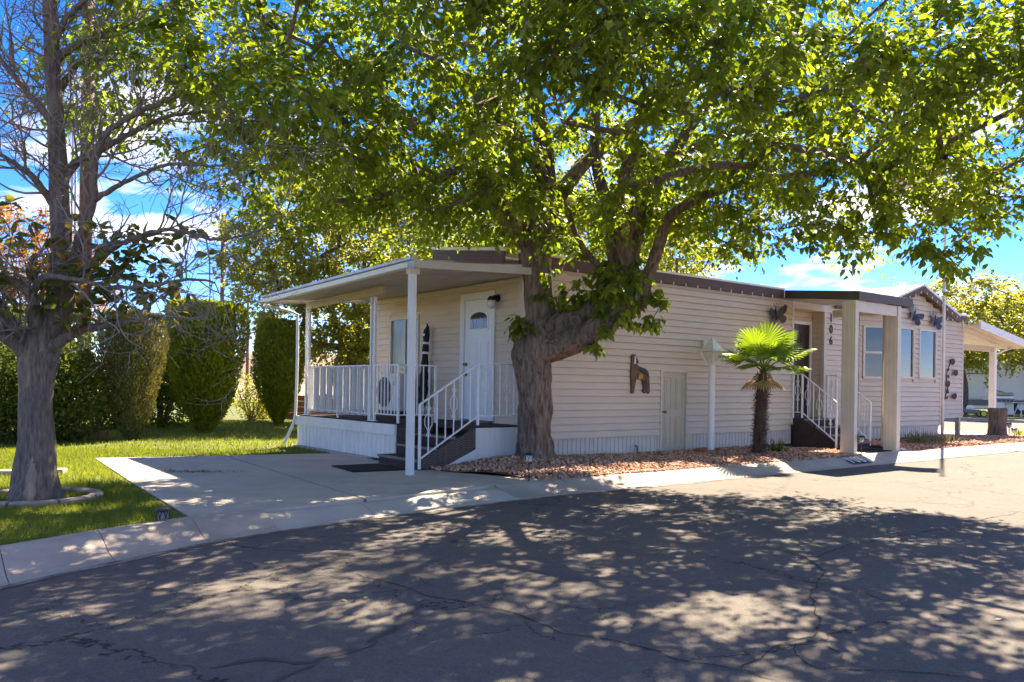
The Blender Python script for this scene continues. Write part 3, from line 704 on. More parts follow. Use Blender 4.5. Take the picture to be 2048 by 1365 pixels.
# wall hose pipe
mb = MB(); p, r = catmull([(2.62,-.05,.0), (2.62,-.06,.16), (2.57,-.08,.2), (2.53,-.1,.21)], [.02]*4, .03); mb.tube(p, r, 8); mb.build('water_pipe', 'rvgrey', house, smooth=True)

# --- white front door on the porch
def panel_door(nm, frame_m, leaf_m, o, d, a0, a1, z0, z1, panels, knob_a, fr=.10, depth=.05):
    d = Vector((d[0], d[1], 0)).normalized(); nrm = Vector((d.y, -d.x, 0)); o = Vector((o[0], o[1], 0))
    def pb(name, b0, b1, c0, c1, t0, t1, m, par, bevel=0):
        p = o + d*b0 + nrm*t0; mb = MB()
        mb.prism([o+d*b0+nrm*t0+Vector((0,0,c0)), o+d*b1+nrm*t0+Vector((0,0,c0)), o+d*b1+nrm*t1+Vector((0,0,c0)), o+d*b0+nrm*t1+Vector((0,0,c0))], (0,0,c1-c0))
        return mb.build(name, m, par, bevel=bevel)
    frame = pb('door_frame', a0-fr, a0, z0, z1+fr, -.03, depth, frame_m, house, .006)
    pb('frame_jamb', a1, a1+fr*.6, z0, z1+fr, -.03, depth, frame_m, frame, .006)
    pb('frame_head', a0+.001, a1-.001, z1, z1+fr, -.03, depth-.002, frame_m, frame, .006)
    pb('threshold', a0, a1, z0-.03, z0, -.03, depth+.03, 'nosing', frame)
    leaf = pb('door', a0+.004, a1-.004, z0+.005, z1-.004, -.03, depth-.035, leaf_m, house)
    for (p0, p1, q0, q1) in panels:
        t = depth-.035
        for (b0, b1, c0, c1) in ((p0, p1, q0, q0+.02), (p0, p1, q1-.02, q1), (p0, p0+.02, q0+.02, q1-.02), (p1-.02, p1, q0+.02, q1-.02)):
            pb('panel_moulding', b0, b1, c0, c1, t-.001, t+.009, leaf_m, leaf, .003)
        pb('panel', p0+.045, p1-.045, q0+.045, q1-.045, t-.001, t+.007, leaf_m, leaf, .005)
    return leaf, pb, o, d, nrm
# door on end wall: along -v
lf, pb, o_, d_, n_ = panel_door('front_door', 'white', 'doorwhite', (0, 4.95), (0, -1), 4.95-1.56, 4.95-.74, .65, 2.70, [], 0, .12)
a0 = 4.95-1.56
wd = .82
for (p0, p1) in ((.12, .38), (.45, .71)):
    for (q0, q1) in ((1.28, 1.98), (.80, 1.18)):
        t = .015
        for (b0, b1, c0, c1) in ((p0, p1, q0, q0+.02), (p0, p1, q1-.02, q1), (p0, p0+.02, q0+.02, q1-.02), (p1-.02, p1, q0+.02, q1-.02)):
            pb('panel_moulding', a0+b0, a0+b1, c0, c1, t-.001, t+.009, 'doorwhite', lf, .003)
        pb('panel', a0+p0+.045, a0+p1-.045, q0+.045, q1-.045, t-.001, t+.007, 'doorwhite', lf, .004)
# fan light: arched pane with its rim
def arch(r, zc0, zc1, t0, t1, name, m, par):
    pts = [(a0+.415-r, zc0)] + [(a0+.415+r*math.cos(R(180-18*k)), zc1 + r*.42*math.sin(R(18*k))) for k in range(11)] + [(a0+.415+r, zc0)]
    mb = MB(); mb.prism([o_+d_*a+n_*t0+Vector((0,0,z)) for a, z in pts], n_*(t1-t0)); return mb.build(name, m, par)
arch(.285, 2.17, 2.39, .014, .026, 'light_rim', 'doorwhite', lf); arch(.245, 2.205, 2.38, .026, .029, 'fan_light', 'glass', lf)
for k in (-.13, -.045, .045, .13):
    mb = MB(); mb.tube([o_+d_*(a0+.415+k)+n_*.030+Vector((0,0,2.21)), o_+d_*(a0+.415+k*1.4)+n_*.030+Vector((0,0,2.40))], .004, 5); mb.build('leading', 'steel', lf)
for z, nm in ((1.60, 'deadbolt'), (1.43, 'knob')):
    c = o_ + d_*(a0+.055) + n_*.015 + Vector((0,0,z)); mb = MB()
    mb.tube([c, c+n_*.02, c+n_*.025, c+n_*.05, c+n_*.075, c+n_*.08], [.033,.033,.014,.014 if nm == 'knob' else .02,.032 if nm == 'knob' else .02,.015], 10); mb.build(nm, 'brass', lf, smooth=True)
# brown entry door
lf, pb, o_, d_, n_ = panel_door('entry_door', 'white', 'browndoor', (7.42, .31), (1, 0), .30, 1.10, .62, 2.70, [(.40, .66, .85, 1.45), (.74, 1.0, .85, 1.45), (.40, .66, 1.65, 2.5), (.74, 1.0, 1.65, 2.5)], 0, .07, .045)
c = o_ + d_*.38 + n_*.01 + Vector((0,0,1.55)); mb = MB(); mb.tube([c, c+n_*.05, c+n_*.055, c+n_*.075], [.014,.014,.032,.02], 10); mb.build('knob', 'brass', lf, smooth=True)
# storage door (beige, low)
lf, pb, o_, d_, n_ = panel_door('storage_door', 'trim', 'doorbeige', (0, 0), (1, 0), 3.29, 3.96, .03, 1.53, [(3.38, 3.57, .15, .72), (3.68, 3.87, .15, .72), (3.38, 3.57, .86, 1.45), (3.68, 3.87, .86, 1.45)], 0, .045, .03)
c = o_ + d_*3.345 + n_*0 + Vector((0,0,.80)); mb = MB(); mb.tube([c, c+n_*.04, c+n_*.05, c+n_*.075, c+n_*.08], [.014,.014,.03,.03,.015], 10); mb.build('knob', 'brass', lf, smooth=True)
for z in (.3, 1.2):
    pb('hinge', 3.962, 3.985, z, z+.09, .0, .034, 'steel', lf)
# --- windows
def window(o, d, a0, a1, z0, z1, mull=None, rail=None, pane='glass', fm='trim'):
    d = Vector((d[0], d[1], 0)).normalized(); nrm = Vector((d.y, -d.x, 0)); o = Vector((o[0], o[1], 0))
    def pb(name, b0, b1, c0, c1, t0, t1, m, par):
        mb = MB(); mb.prism([o+d*b0+nrm*t0+Vector((0,0,c0)), o+d*b1+nrm*t0+Vector((0,0,c0)), o+d*b1+nrm*t1+Vector((0,0,c0)), o+d*b0+nrm*t1+Vector((0,0,c0))], (0,0,c1-c0))
        return mb.build(name, m, par)
    w = .055
    win = pb('window', a0, a1, z0, z0+w, -.02, .04, fm, house)
    pb('frame', a0, a1, z1-w, z1, -.02, .035, fm, win); pb('frame', a0, a0+w, z0+w, z1-w, -.02, .035, fm, win); pb('frame', a1-w, a1, z0+w, z1-w, -.02, .035, fm, win)
    cuts_a = [a0+w] + ([mull] if mull else []) + [a1-w]; cuts_z = [z0+w] + ([rail] if rail else []) + [z1-w]
    if mull: pb('mullion', mull-.02, mull+.02, z0+w, z1-w, -.015, .028, fm, win)
    if rail: pb('meeting_rail', a0+w, a1-w, rail-.025, rail+.025, -.015, .028, fm, win)
    for i in range(len(cuts_a)-1):
        for j in range(len(cuts_z)-1):
            pb('pane', cuts_a[i], cuts_a[i+1], cuts_z[j], cuts_z[j+1], -.01, .002 + .006*((i+j) % 2), pane if not (mull and i == 1) else 'glass', win)
    return win
window((0, 4.95), (0, -1), 4.95-4.22, 4.95-3.10, 1.34, 2.56, mull=4.95-3.62, pane='curtain')
window(BA, (BB[0]-BA[0], BB[1]-BA[1]), AW[0]+.02, AW[1]-.02, 1.52, 2.78, rail=2.14)
window(BB, (1, 0), B1[0], B1[1], 1.54, 2.79); window(BB, (1, 0), B2[0], B2[1], 1.54, 2.79)
# --- house number digits
def digits(txt, size, pts_fn, m, parent, thick=.012):
    for k, ch in enumerate(txt):
        cu = bpy.data.curves.new('digit', 'FONT'); cu.body = ch; cu.size = size; cu.extrude = thick/2; cu.align_x = 'CENTER'; cu.offset = .004
        ob = bpy.data.objects.new('digit_tmp', cu); COL.objects.link(ob)
        dg = bpy.context.evaluated_depsgraph_get(); me = bpy.data.meshes.new_from_object(ob.evaluated_get(dg)); bpy.data.objects.remove(ob)
        o = link('digit', me, m, parent); o.matrix_local = pts_fn(k)
Rx = Matrix.Rotation(R(90), 4, 'X')
digits('106', .26, lambda k: Matrix.Translation((8.86, -.028, 2.78 - .255*k)) @ Rx, 'black', house)
# painted kerb number, lying on the kerb slope
def kd(k):
    u = 5.75 + .2*k; t = .36; sl = math.atan2(kz(.75, False)-kz(.3, False), (VI-VO)*.45)
    return Matrix.Translation((u-5.95, VO+(VI-VO)*t+2.3, kz(t, False)+.012)) @ Matrix.Rotation(sl, 4, 'X')
digits('106', .30, kd, 'paintw', kp, .004)

# ================================================================== PORCH
DZ = .62
deck = hthing('porch_deck', 'dark brown porch deck with white ribbed skirting and steps', 'deck', -.8, 2.5, 0)
mb = MB(); mb.prism([(-1.60,1.10,DZ-.06), (-.95,1.10,DZ-.06), (-.95,-.10,DZ-.06), (-.03,-.10,DZ-.06), (-.03,4.96,DZ-.06), (-1.60,4.96,DZ-.06)], (0,0,.06)); mb.build('deck_floor', 'brown', deck)
mb = MB(); mb.box(-1.655, -1.612, 1.08, 4.99, .43, .605); mb.build('rim_board', 'deckwhite', deck, bevel=.005)
skirt('skirting_panel', (-1.615, 4.98), (0, -1), 0, 3.88, .035, .43, 'deckwhite', .155, deck)
mb = MB(); mb.box(-1.60, -1.57, 1.12, 4.96, .0, .55); mb.build('skirting_frame', 'plinth', deck)
mb = MB(); mb.box(-1.70, -1.60, 1.9, 4.98, -.02, .03); mb.build('skirting_footing', 'concrete', deck)
skirt('side_skirting', (-1.60, 4.985), (-1, 0), -1.6, 0, .03, .6, 'deckwhite', .155, deck)
# white side panel under the landing, facing the street, with a sloped front edge
ribs = []
mb = MB(); mb.prism([(-1.52,-.118,.02), (-.03,-.118,.02), (-.03,-.118,.595), (-.93,-.118,.595), (-.93,-.118,.28)], (0,.02,0)); sp = mb.build('stair_side_panel', 'deckwhite', deck)
for k in range(9):
    u = -.08 - .1*k; mb = MB(); mb.box(u-.006, u+.006, -.124, -.117, .03, .585); mb.build('panel_rib', 'deckwhite', sp)
# steps: run toward -u
for k in range(3):
    z = DZ*(3-k)/4; u1 = -.95 - .32*k; u0 = u1 - .32
    mb = MB(); mb.box(u0, u1, -.08, 1.10, .0, z-.03); st = mb.build('step', 'brown', deck)
    mb = MB(); mb.box(u0-.03, u1, -.085, 1.10, z-.03, z); mb.build('tread', 'brown', st)
    mb = MB(); mb.box(u0-.036, u0-.005, -.087, 1.10, z-.034, z+.004); mb.build('nosing', 'nosing', st, bevel=.006)
# woven dark screens beside the steps: strips crossing at an angle
def screen(name, poly_test, o, d, a0, a1, z0, z1, parent):
    d = Vector((d[0], d[1], 0)).normalized(); nrm = Vector((d.y, -d.x, 0)); o = Vector((o[0], o[1], 0)); mb = MB()
    h = .026
    for row in range(int((z1-z0)/h)):
        z = z0 + row*h; pts = []; k = 0; a = a0
        while a < a1 - .01:
            b = min(a + .05, a1)
            if poly_test((a+b)/2, z) :
                zz0 = z + (.009 if k % 2 == 0 else -.009); zz1 = z - (.009 if k % 2 == 0 else -.009)
                mb.prism([o+d*a+Vector((0,0,zz0-.0035)), o+d*b+Vector((0,0,zz1-.0035)), o+d*b+Vector((0,0,zz1+.0035)), o+d*a+Vector((0,0,zz0+.0035))], nrm*.008)
            a = b; k += 1
    return mb.build(name, 'nosing', parent)
mb = MB(); mb.box(-1.60, -.95, 1.085, 1.10, .03, .6); mb.build('screen_backing', 'mesh', deck)
screen('lattice_screen', lambda a, z: True, (-1.60, 1.085), (1, 0), 0, .65, .05, .59, deck)
mb = MB(); mb.prism([(-1.93,-.10,.02), (-1.45,-.10,.02), (-.93,-.10,.30), (-.93,-.10,.60), (-1.2,-.10,.47), (-1.55,-.10,.31), (-1.9,-.10,.15)], (0,.012,0)); mb.build('stringer_backing', 'mesh', deck)
screen('lattice_screen', lambda a, z: .02+max(0, (a-.48)*.54) < z < .15 + a*.46, (-1.93, -.10), (1, 0), 0, 1.0, .02, .62, deck)

# --- porch cover
cover = hthing('porch_cover', 'white corrugated metal porch roof on slim posts over the deck', 'porch roof', -1.2, 2.2, 0)
V0, V1, U0 = -.62, 4.86, -2.36
def rz(u, v): return 2.96 + (u/2.36)*.09 - (v-V0)/5.5*.10*(-u/2.36)
prof = []; v = V0; vs = []; fs = []; k = 0
while v < V1:
    for (dv, h) in ((0, 0), (.09, 0), (.10, .05), (.15, .05), (.16, 0)):
        if v+dv <= V1: prof.append((v+dv, h))
    v += .16
for (v, h) in prof:
    for u in (U0, 0.06): vs.append((u, v, rz(u, v)+.01+h))
mb = MB(); mb.add(vs, [(2*i, 2*i+2, 2*i+3, 2*i+1) for i in range(len(prof)-1)]); mb.build('roof_sheet', 'metalroof', cover)
def strip(name, m, p, q, w, h, par=cover): 
    mb = MB(); mb.bar(p, q, w, h); return mb.build(name, m, par, bevel=.004)
g0, g1 = (U0-.05, V0-.03, rz(U0, V0)-.0), (U0-.05, V1+.03, rz(U0, V1)-.0)
gut = MB(); sec = [(-.055,-.055), (.05,-.055), (.05,.05), (.045,.05), (.045,-.048), (-.05,-.048), (-.06,.01), (-.066,.01)]
gut.prism([(g0[0]+a, g0[1], g0[2]+b) for a, b in sec], Vector(g1)-Vector(g0)); gut.build('gutter', 'white', cover)
strip('roof_edge', 'galv', (U0+.0, V0-.02, rz(U0, V0)+.075), (U0+.0, V1+.02, rz(U0, V1)+.075), .12, .045)
strip('side_trim', 'metalroof', (U0, V0-.02, rz(U0, V0)+.0), (.02, V0-.02, rz(0, V0)+.02), .03, .105)
strip('side_trim', 'metalroof', (U0, V1+.02, rz(U0, V1)+.0), (.02, V1+.02, rz(0, V1)+.0), .03, .10)
strip('ledger', 'siding', (-.03, V0+.5, 2.93), (-.03, V1, 2.90), .05, .06)
strip('beam', 'beam', (-1.50, 1.75, 2.80), (-1.50, 4.84, 2.74), .06, .13)
# front corner post with fluted faces
PU, PV = -2.32, -.54
mb = MB(); mb.box(PU-.045, PU+.045, PV-.045, PV+.045, -.0, rz(U0, PV)-.02); post = mb.build('post', 'white', cover, bevel=.006)
for s in (-.022, .012):
    mb = MB(); mb.box(PU+s, PU+s+.012, PV-.050, PV-.044, .0, 2.80); mb.build('flute', 'white', post)
    mb = MB(); mb.box(PU-.050, PU-.044, PV+s, PV+s+.012, .0, 2.80); mb.build('flute', 'white', post)
mb = MB(); mb.box(PU-.07, PU+.09, PV-.05, PV+.05, 2.74, 2.83); mb.build('post_cap', 'trim', cover, bevel=.005)
# lattice iron posts on the deck
def iron_post(u, v, dv):
    mb = MB(); mb.box(u-.02, u+.02, v-.02, v+.02, DZ, 2.70); a = mb.build('iron_post', 'iron', cover, bevel=.003)
    mb = MB(); mb.box(u-.02, u+.02, v+dv-.02, v+dv+.02, DZ, 2.70); mb.build('second_upright', 'iron', a, bevel=.003)
    for k in range(5):
        zc = 1.0 + .36*k; mb = MB()
        for s in (-1, 1):
            pts = [(u, v+dv/2 + s*.03*math.sin(t*math.pi*2/8), zc - .15 + .3*t/8) for t in range(9)]
            mb.tube(pts, .006, 5)
        mb.build('scroll', 'iron', a)
    mb = MB(); mb.box(u-.04, u+.04, v-.05, v+dv+.05, DZ-.0, DZ+.012); mb.build('foot_plate', 'iron', a)
iron_post(-1.50, 2.05, .13); iron_post(-1.50, 4.72, .14)
mb = MB(); p, r = catmull([(U0-.0, 4.80, 2.69), (-2.2, 4.84, 2.67), (-1.80, 4.93, 2.62), (-1.66, 4.96, 2.57), (-1.65, 4.96, 2.4), (-1.65, 4.96, 1.5), (-1.67, 4.96, .62), (-1.70, 4.98, .45), (-1.86, 5.05, .05)], [.028]*9, .1)
mb.tube(p, r, 8); mb.build('downspout', 'white', cover, smooth=True)

# --- railings
def railing(name, label, path, z0, z1, zdeck, step, bw, m='iron', posts=True, scroll_every=0, slat=None, group=None, caps=True):
    """path: list of (u,v,dz); bars between z0 and z1 above the path height"""
    o0 = path[0]; t = hthing(name, label, 'railing', o0[0], o0[1], o0[2]+zdeck, group)
    for (a, b) in zip(path[:-1], path[1:]):
        A, B = Vector(a), Vector(b); d = B - A; Ln = Vector((d.x, d.y, 0)).length
        mb = MB(); mb.bar(A+Vector((0,0,z1)), B+Vector((0,0,z1)), .036, .022); mb.build('top_rail', m, t, bevel=.003)
        mb = MB(); mb.bar(A+Vector((0,0,z0)), B+Vector((0,0,z0)), .028, .02); mb.build('bottom_rail', m, t, bevel=.003)
        n = max(1, int(round(Ln/step)))
        for k in range(0 if a == path[0] else 1, n+1):
            c = A + d*(k/n); is_post = (k in (0, n))
            if slat and not is_post:
                s = slat*(1 if k % 2 else -1); dd = d.normalized(); nn = Vector((dd.y, -dd.x, 0))*(.014 if k % 2 else -.014)
                mb = MB(); mb.bar(c+nn+Vector((0,0,z0-.04)), c+nn+Vector((0,0,z1-.012)), abs(slat), .012, up=(dd.y, -dd.x, 0) if False else (dd.x, dd.y, 0)); mb.build('slat', m, t)
            elif is_post and posts:
                mb = MB(); mb.bar(Vector((c.x, c.y, zdeck+ (c.z if not hasattr(c,'q') else 0) - (0))), c+Vector((0,0,z1)), .034, .034, up=(1, 0, 0)); mb.build('post', m, t, bevel=.003)
            else:
                mb = MB(); mb.bar(c+Vector((0,0,z0)), c+Vector((0,0,z1)), bw, bw, up=(1, 0, 0)); bl = mb.build('baluster', m, t)
                if scroll_every and k % scroll_every == 1:
                    dd = Vector((d.x, d.y, 0)).normalized(); zc = (z0+z1)/2 + .06; mb = MB()
                    for s in (-1, 1):
                        pts = [(0, .20), (.028*s, .215), (.034*s, .19), (.014*s, .165), (.012*s, .13), (.06*s, .05), (.06*s, -.05), (.012*s, -.13), (.014*s, -.165), (.034*s, -.19), (.028*s, -.215), (0, -.20)]
                        mb.tube([c + dd*x + Vector((0,0,zc+y)) for x, y in pts], .006, 5)
                    mb.build('scroll', m, bl)
    return t
# paths carry absolute z; zdeck = 0 with explicit z
railing('porch_railing', 'white porch railing of wide flat slats along the outer deck edge', [(-1.52, 2.20, DZ), (-1.52, 3.4, DZ), (-1.52, 4.68, DZ)], .12, .93, 0, .14, .02, slat=.075)
railing('porch_railing', 'white wide-slat railing across the far end of the deck behind the corner posts', [(-1.48, 4.90, DZ), (-.06, 4.90, DZ)], .12, .93, 0, .15, .02, slat=.075)
railing('porch_railing', 'white thin-bar railing turning the deck corner beside the steps', [(-1.53, 1.98, DZ), (-1.55, 1.16, DZ), (-.86, 1.16, DZ)], .13, .93, 0, .125, .016)
railing('stair_railing', 'white wrought iron stair railing with scrolls on the porch steps', [(-1.93, -.14, .03), (-.92, -.14, DZ+.02), (-.10, -.14, DZ+.02)], .14, .93, 0, .145, .014, scroll_every=3)

# --- things on the porch
ac = hthing('air_conditioner', 'white outdoor air conditioner unit with round fan grille on the deck', 'air conditioner', -.35, 3.42, DZ)
mb = MB(); mb.box(-.52, -.16, 2.98, 3.83, DZ+.12, DZ+.82); mb.build('casing', 'white', ac, bevel=.02)
mb = MB(); c = Vector((-.53, 3.51, DZ+.47))
for r in np.arange(.05, .28, .035):
    pts = [c + Vector((0, r*math.cos(R(15*k)), r*math.sin(R(15*k)))) for k in range(25)]; mb.tube(pts, .004, 4, cap=False)
for k in range(8): mb.bar(c, c+Vector((0, .28*math.cos(R(45*k)), .28*math.sin(R(45*k)))), .006)
mb.build('fan_grille', 'rvgrey', ac)
mb = MB(); mb.tube([(-.523,3.51,DZ+.47), (-.528,3.51,DZ+.47)], .285, 28); mb.build('fan_well', 'black', ac)
mb = MB(); mb.box(-.53, -.521, 3.08, 3.14, DZ+.6, DZ+.68); mb.build('badge', 'flagred', ac)
mb = MB(); mb.box(-.50, -.44, 3.0, 3.81, DZ+.0, DZ+.12); mb.box(-.24, -.18, 3.0, 3.81, DZ+.0, DZ+.12); mb.build('stand', 'plinth', ac)
um = hthing('closed_umbrella', 'closed black patio umbrella tied with white bands against the porch wall', 'umbrella', -.16, 2.64, DZ)
mb = MB(); mb.tube([(-.20,2.66,DZ), (-.12,2.64,DZ+1.74)], .016, 8); mb.build('pole', 'black', um)
pts, rr = catmull([(-.195,2.66,DZ+.22), (-.18,2.655,DZ+.5), (-.16,2.65,DZ+.95), (-.145,2.64,DZ+1.4), (-.13,2.64,DZ+1.62), (-.125,2.61,DZ+1.7)], [.055,.085,.065,.055,.06,.02], .06)
mb = MB(); mb.tube(pts, [r*(1+.12*math.sin(i*1.7)) for i, r in enumerate(rr)], 11); mb.build('canopy', 'blackfab', um)
for z, q in ((1.2, -.153), (1.38, -.147), (1.53, -.138)):
    mb = MB(); mb.tube([(q,2.645,DZ+z-.02), (q+.002,2.645,DZ+z+.02)], .064, 11); mb.build('tie_band', 'white', um)
mb = MB(); mb.lathe([(.2,0), (.2,.03), (.06,.05), (.03,.16)], (-.2,2.66,DZ), 14); mb.build('base', 'black', um)
mb = MB(); mb.prism([(-2.85,.10,.014), (-2.0,-.02,.014), (-2.0,.95,.014), (-2.75,1.0,.014)], (0,0,.014)); hmesh(mb, 'door_mat', 'mat', -2.4, .5, .014, label='black door mat on the driveway at the porch steps', cat='door mat')
wl = hthing('wall_lamp', 'small black wall lamp with ribbed glass globe beside the white door', 'lamp', -.03, .60, 2.62)
mb = MB(); mb.tube([(-.018,.60,2.68), (-.05,.60,2.68)], .06, 14); mb.build('back_plate', 'black', wl)
pts, rr = catmull([(-.05,.60,2.68), (-.10,.60,2.71), (-.15,.60,2.68)], [.018]*3, .02); mb = MB(); mb.tube(pts, rr, 8); mb.build('arm', 'black', wl)
mb = MB(); mb.lathe([(.03,.05), (.055,.03), (.07,.0), (.068,-.02)], (-.155,.60,2.655), 14); mb.build('cap', 'black', wl, smooth=True)
mb = MB(); mb.lathe([(.066,.0), (.075,-.03), (.072,-.08), (.05,-.12), (.015,-.14)], (-.155,.60,2.635), 16); mb.build('globe', 'lampglass', wl, smooth=True)

# ================================================================== ENTRY
aw = hthing('entry_awning', 'dark brown flat entry awning on two beige columns', 'awning', 7.6, -1.0, 0)
AU0, AU1, AV = 6.55, 8.62, -1.98
zf = lambda u: 2.96
mb = MB(); mb.box(AU0, AU1, AV, AV+.03, 2.955, 3.125); mb.build('front_fascia', 'awning', aw, bevel=.006)
mb = MB(); mb.prism([(AU0,AV+.03,2.955), (AU0,AV+.03,3.125), (7.0,-.075,3.335), (7.0,-.075,3.165)], (.03,0,0)); mb.build('side_fascia', 'awning', aw)
mb = MB(); mb.box(AU1-.03, AU1, AV+.03, -.45, 2.955, 3.125); mb.build('side_fascia', 'awning', aw)
mb = MB(); mb.prism([(AU0+.03,AV+.03,3.03), (AU1-.03,AV+.03,3.03), (AU1-.03,-.09,3.12), (7.03,-.09,3.12)], (0,0,.05)); mb.build('roof_pan', 'metalroof', aw)
for (u0, u1) in ((6.50, 6.62), (8.10, 8.24)):
    mb = MB(); mb.box(u0, u1, -1.94, -1.66, 0, 2.95); c = mb.build('column', 'trim', aw, bevel=.008)
    for k in range(3):
        mb = MB(); mb.box(u0-.006, u0+.001, -1.90+.085*k, -1.87+.085*k, .0, 2.9); mb.build('flute', 'trim', c)
mb = MB(); mb.box(6.622, 8.098, -1.92, -1.86, 2.74, 2.95); mb.build('front_beam', 'trim', aw, bevel=.006)
mb = MB(); mb.box(8.12, 8.22, -1.655, -.5, 2.80, 2.95); mb.build('side_beam', 'trim', aw)
pts, rr = catmull([(8.20,-1.60,2.9), (8.20,-1.60,1.5), (8.20,-1.60,.12), (8.24,-1.66,.05), (8.6,-1.86,.04)], [.03]*5, .12); mb = MB(); mb.tube(pts, rr, 8); mb.build('downspout', 'trim', aw, smooth=True)
stp = hthing('entry_steps', 'dark brown carpeted entry steps with grey nosings below the awning', 'steps', 8.05, -.5, 0)
for k in range(4):
    z = .62*(4-k)/4; v1 = .0 - .27*k; v0 = v1 - .27
    mb = MB(); mb.box(7.45, 8.66, v0, v1, .0, z-.03); s = mb.build('step', 'brown', stp)
    mb = MB(); mb.box(7.44, 8.67, v0-.02, v1-.002, z-.03, z); mb.build('tread', 'brown', s)
    mb = MB(); mb.box(7.44, 8.67, v0-.028, v0-.002, z-.034, z+.004); mb.build('nosing', 'nosing', s, bevel=.005)
mb = MB(); mb.prism([(7.435,-1.08,.0), (7.435,-1.08,.12), (7.435,-.27,.60), (7.435,-.02,.60), (7.435,-.02,.0)], (.012,0,0)); mb.build('stringer', 'brown', stp)
railing('stair_railing', 'white wrought iron railing with scrolls on the left of the entry steps', [(7.40, -.04, .64), (7.40, -.26, .64), (7.40, -1.05, .06)], .12, .93, 0, .13, .014, scroll_every=2)
railing('stair_railing', 'white wrought iron railing with scrolls on the right of the entry steps', [(8.72, -.04, .64), (8.72, -.26, .64), (8.72, -1.05, .06)], .12, .93, 0, .13, .014, scroll_every=2)
mb = MB(); mb.box(7.2, 8.6, -1.85, -1.2, .027, .04); hmesh(mb, 'door_mat', 'mat', 7.9, -1.5, .027, label='black door mat in front of the entry steps under the awning', cat='door mat')

# ================================================================== WALL ART
def flat_art(name, outline, m, u, v, z, label, cat, thick=.03, extra=()):
    t = hthing(name, label, cat, u, v, z)
    mb = MB(); mb.prism([(u+a, v, z+b) for a, b in outline], (0, -thick, 0)); b = mb.build('body', m, t, bevel=.008)
    for (nm, ol, mm_, th) in extra:
        mb = MB(); mb.prism([(u+a, v-thick+.001, z+b) for a, b in ol], (0, -th, 0)); mb.build(nm, mm_, t, bevel=.004)
    return t
M['wolf'] = mat('wolf', (0.13, 0.055, 0.022), 0.4, 0.6, 7, metal=0.5, dirt=(0.03, 0.05, 0.07), dirt_amt=0.9, dscale=4)
M['wolfblue'] = mat('wolfblue', (0.025, 0.045, 0.06), 0.4, 0.5, 9, metal=0.5)
M['wolfgold'] = mat('wolfgold', (0.35, 0.16, 0.035), 0.4, 0.5, 9, metal=0.5)
wolf = [(.02,.0), (.09,.0), (.12,.16), (.15,.27), (.22,.25), (.30,.22), (.33,.10), (.31,.03), (.36,.0), (.43,.02), (.46,-.01), (.50,.02), (.49,.16), (.48,.30), (.45,.40), (.38,.45), (.28,.47), (.20,.49), (.15,.53), (.21,.545), (.17,.61), (.13,.67), (.115,.70), (.08,.68), (.04,.70), (.02,.66), (.015,.50), (.0,.36), (.015,.25)]
flat_art('wolf_sculpture', wolf, 'wolf', 2.44, -.02, 1.135, 'bronze metal howling wolf silhouette on the siding left of the storage door', 'wall art', .03,
         [('back_patch', [(.17,.44), (.30,.44), (.42,.40), (.46,.30), (.40,.33), (.28,.38)], 'wolfblue', .012), ('flank_patch', [(.18,.24), (.27,.25), (.31,.31), (.27,.36), (.19,.35)], 'wolfgold', .012), ('muzzle_patch', [(.07,.52), (.12,.52), (.12,.66), (.08,.66)], 'lampglass', .010)])
M['bfly'] = mat('bfly', (0.06, 0.07, 0.09), 0.4, 0.6, 12, metal=0.6, dirt=(0.12, 0.06, 0.02), dirt_amt=0.8, dscale=8)
def butterfly(u, v, z, label, rot, s=1.0, d=(1, 0)):
    t = hthing('butterfly_ornament', label, 'wall art', u, v, z, 'metal butterflies on the house walls')
    cr, sr = math.cos(rot), math.sin(rot)
    def q(pts, out): return [(u+(x*cr-y*sr)*s, v-out, z+(x*sr+y*cr)*s) for x, y in pts]
    for sg, out in ((1, .10), (-1, .06)):
        wing = [(0,.02), (.08*sg,.10), (.20*sg,.17), (.26*sg,.13), (.22*sg,.03), (.14*sg,-.02), (.20*sg,-.08), (.17*sg,-.17), (.10*sg,-.19), (.05*sg,-.12), (0,-.05)]
        base = q(wing, .03); tip = [(p[0], v-.03-out*min(1, abs(w[0])/.2), p[2]) for p, w in zip(base, wing)]
        if sg < 0: tip.reverse()
        mb = MB(); mb.prism(tip, (0, -.006, 0)); mb.build('wing', 'bfly', t)
    a = q([(0,-.14), (0,-.05), (0,.08), (0,.12)], .04); mb = MB(); mb.tube(a, [.006*s,.018*s,.018*s,.012*s], 8); mb.build('body', 'black', t)
    for sg in (-1, 1):
        mb = MB(); mb.tube(q([(0,.12), (.02*sg,.18), (.06*sg,.22)], .045), .004, 5); mb.build('antenna', 'black', t)
    mb = MB(); mb.bar((u, v+.01, z), (u, v-.04, z), .02); mb.build('bracket', 'black', t)
butterfly(11.78, -.42, 3.08, 'dark metal butterfly ornament high on the bay gable by the awning end', -.5, 1.1)
butterfly(12.85, -.42, 3.02, 'dark metal butterfly ornament above the bay window beside the flagpole', -.25, 1.1)
butterfly(6.72, -.02, 2.80, 'dark metal butterfly ornament on the wall above the palm', .2, 1.1)
fl = hthing('flower_sculpture', 'painted metal rose stem sculpture on the siding beyond the flagpole', 'wall art', 14.55, -.03, 1.05)
pts, rr = catmull([(14.35,-.03,1.0), (14.5,-.05,1.35), (14.42,-.05,1.65), (14.6,-.05,1.95), (14.66,-.05,2.1)], [.012]*5, .06); mb = MB(); mb.tube(pts, rr, 6); mb.build('stem', 'black', fl)
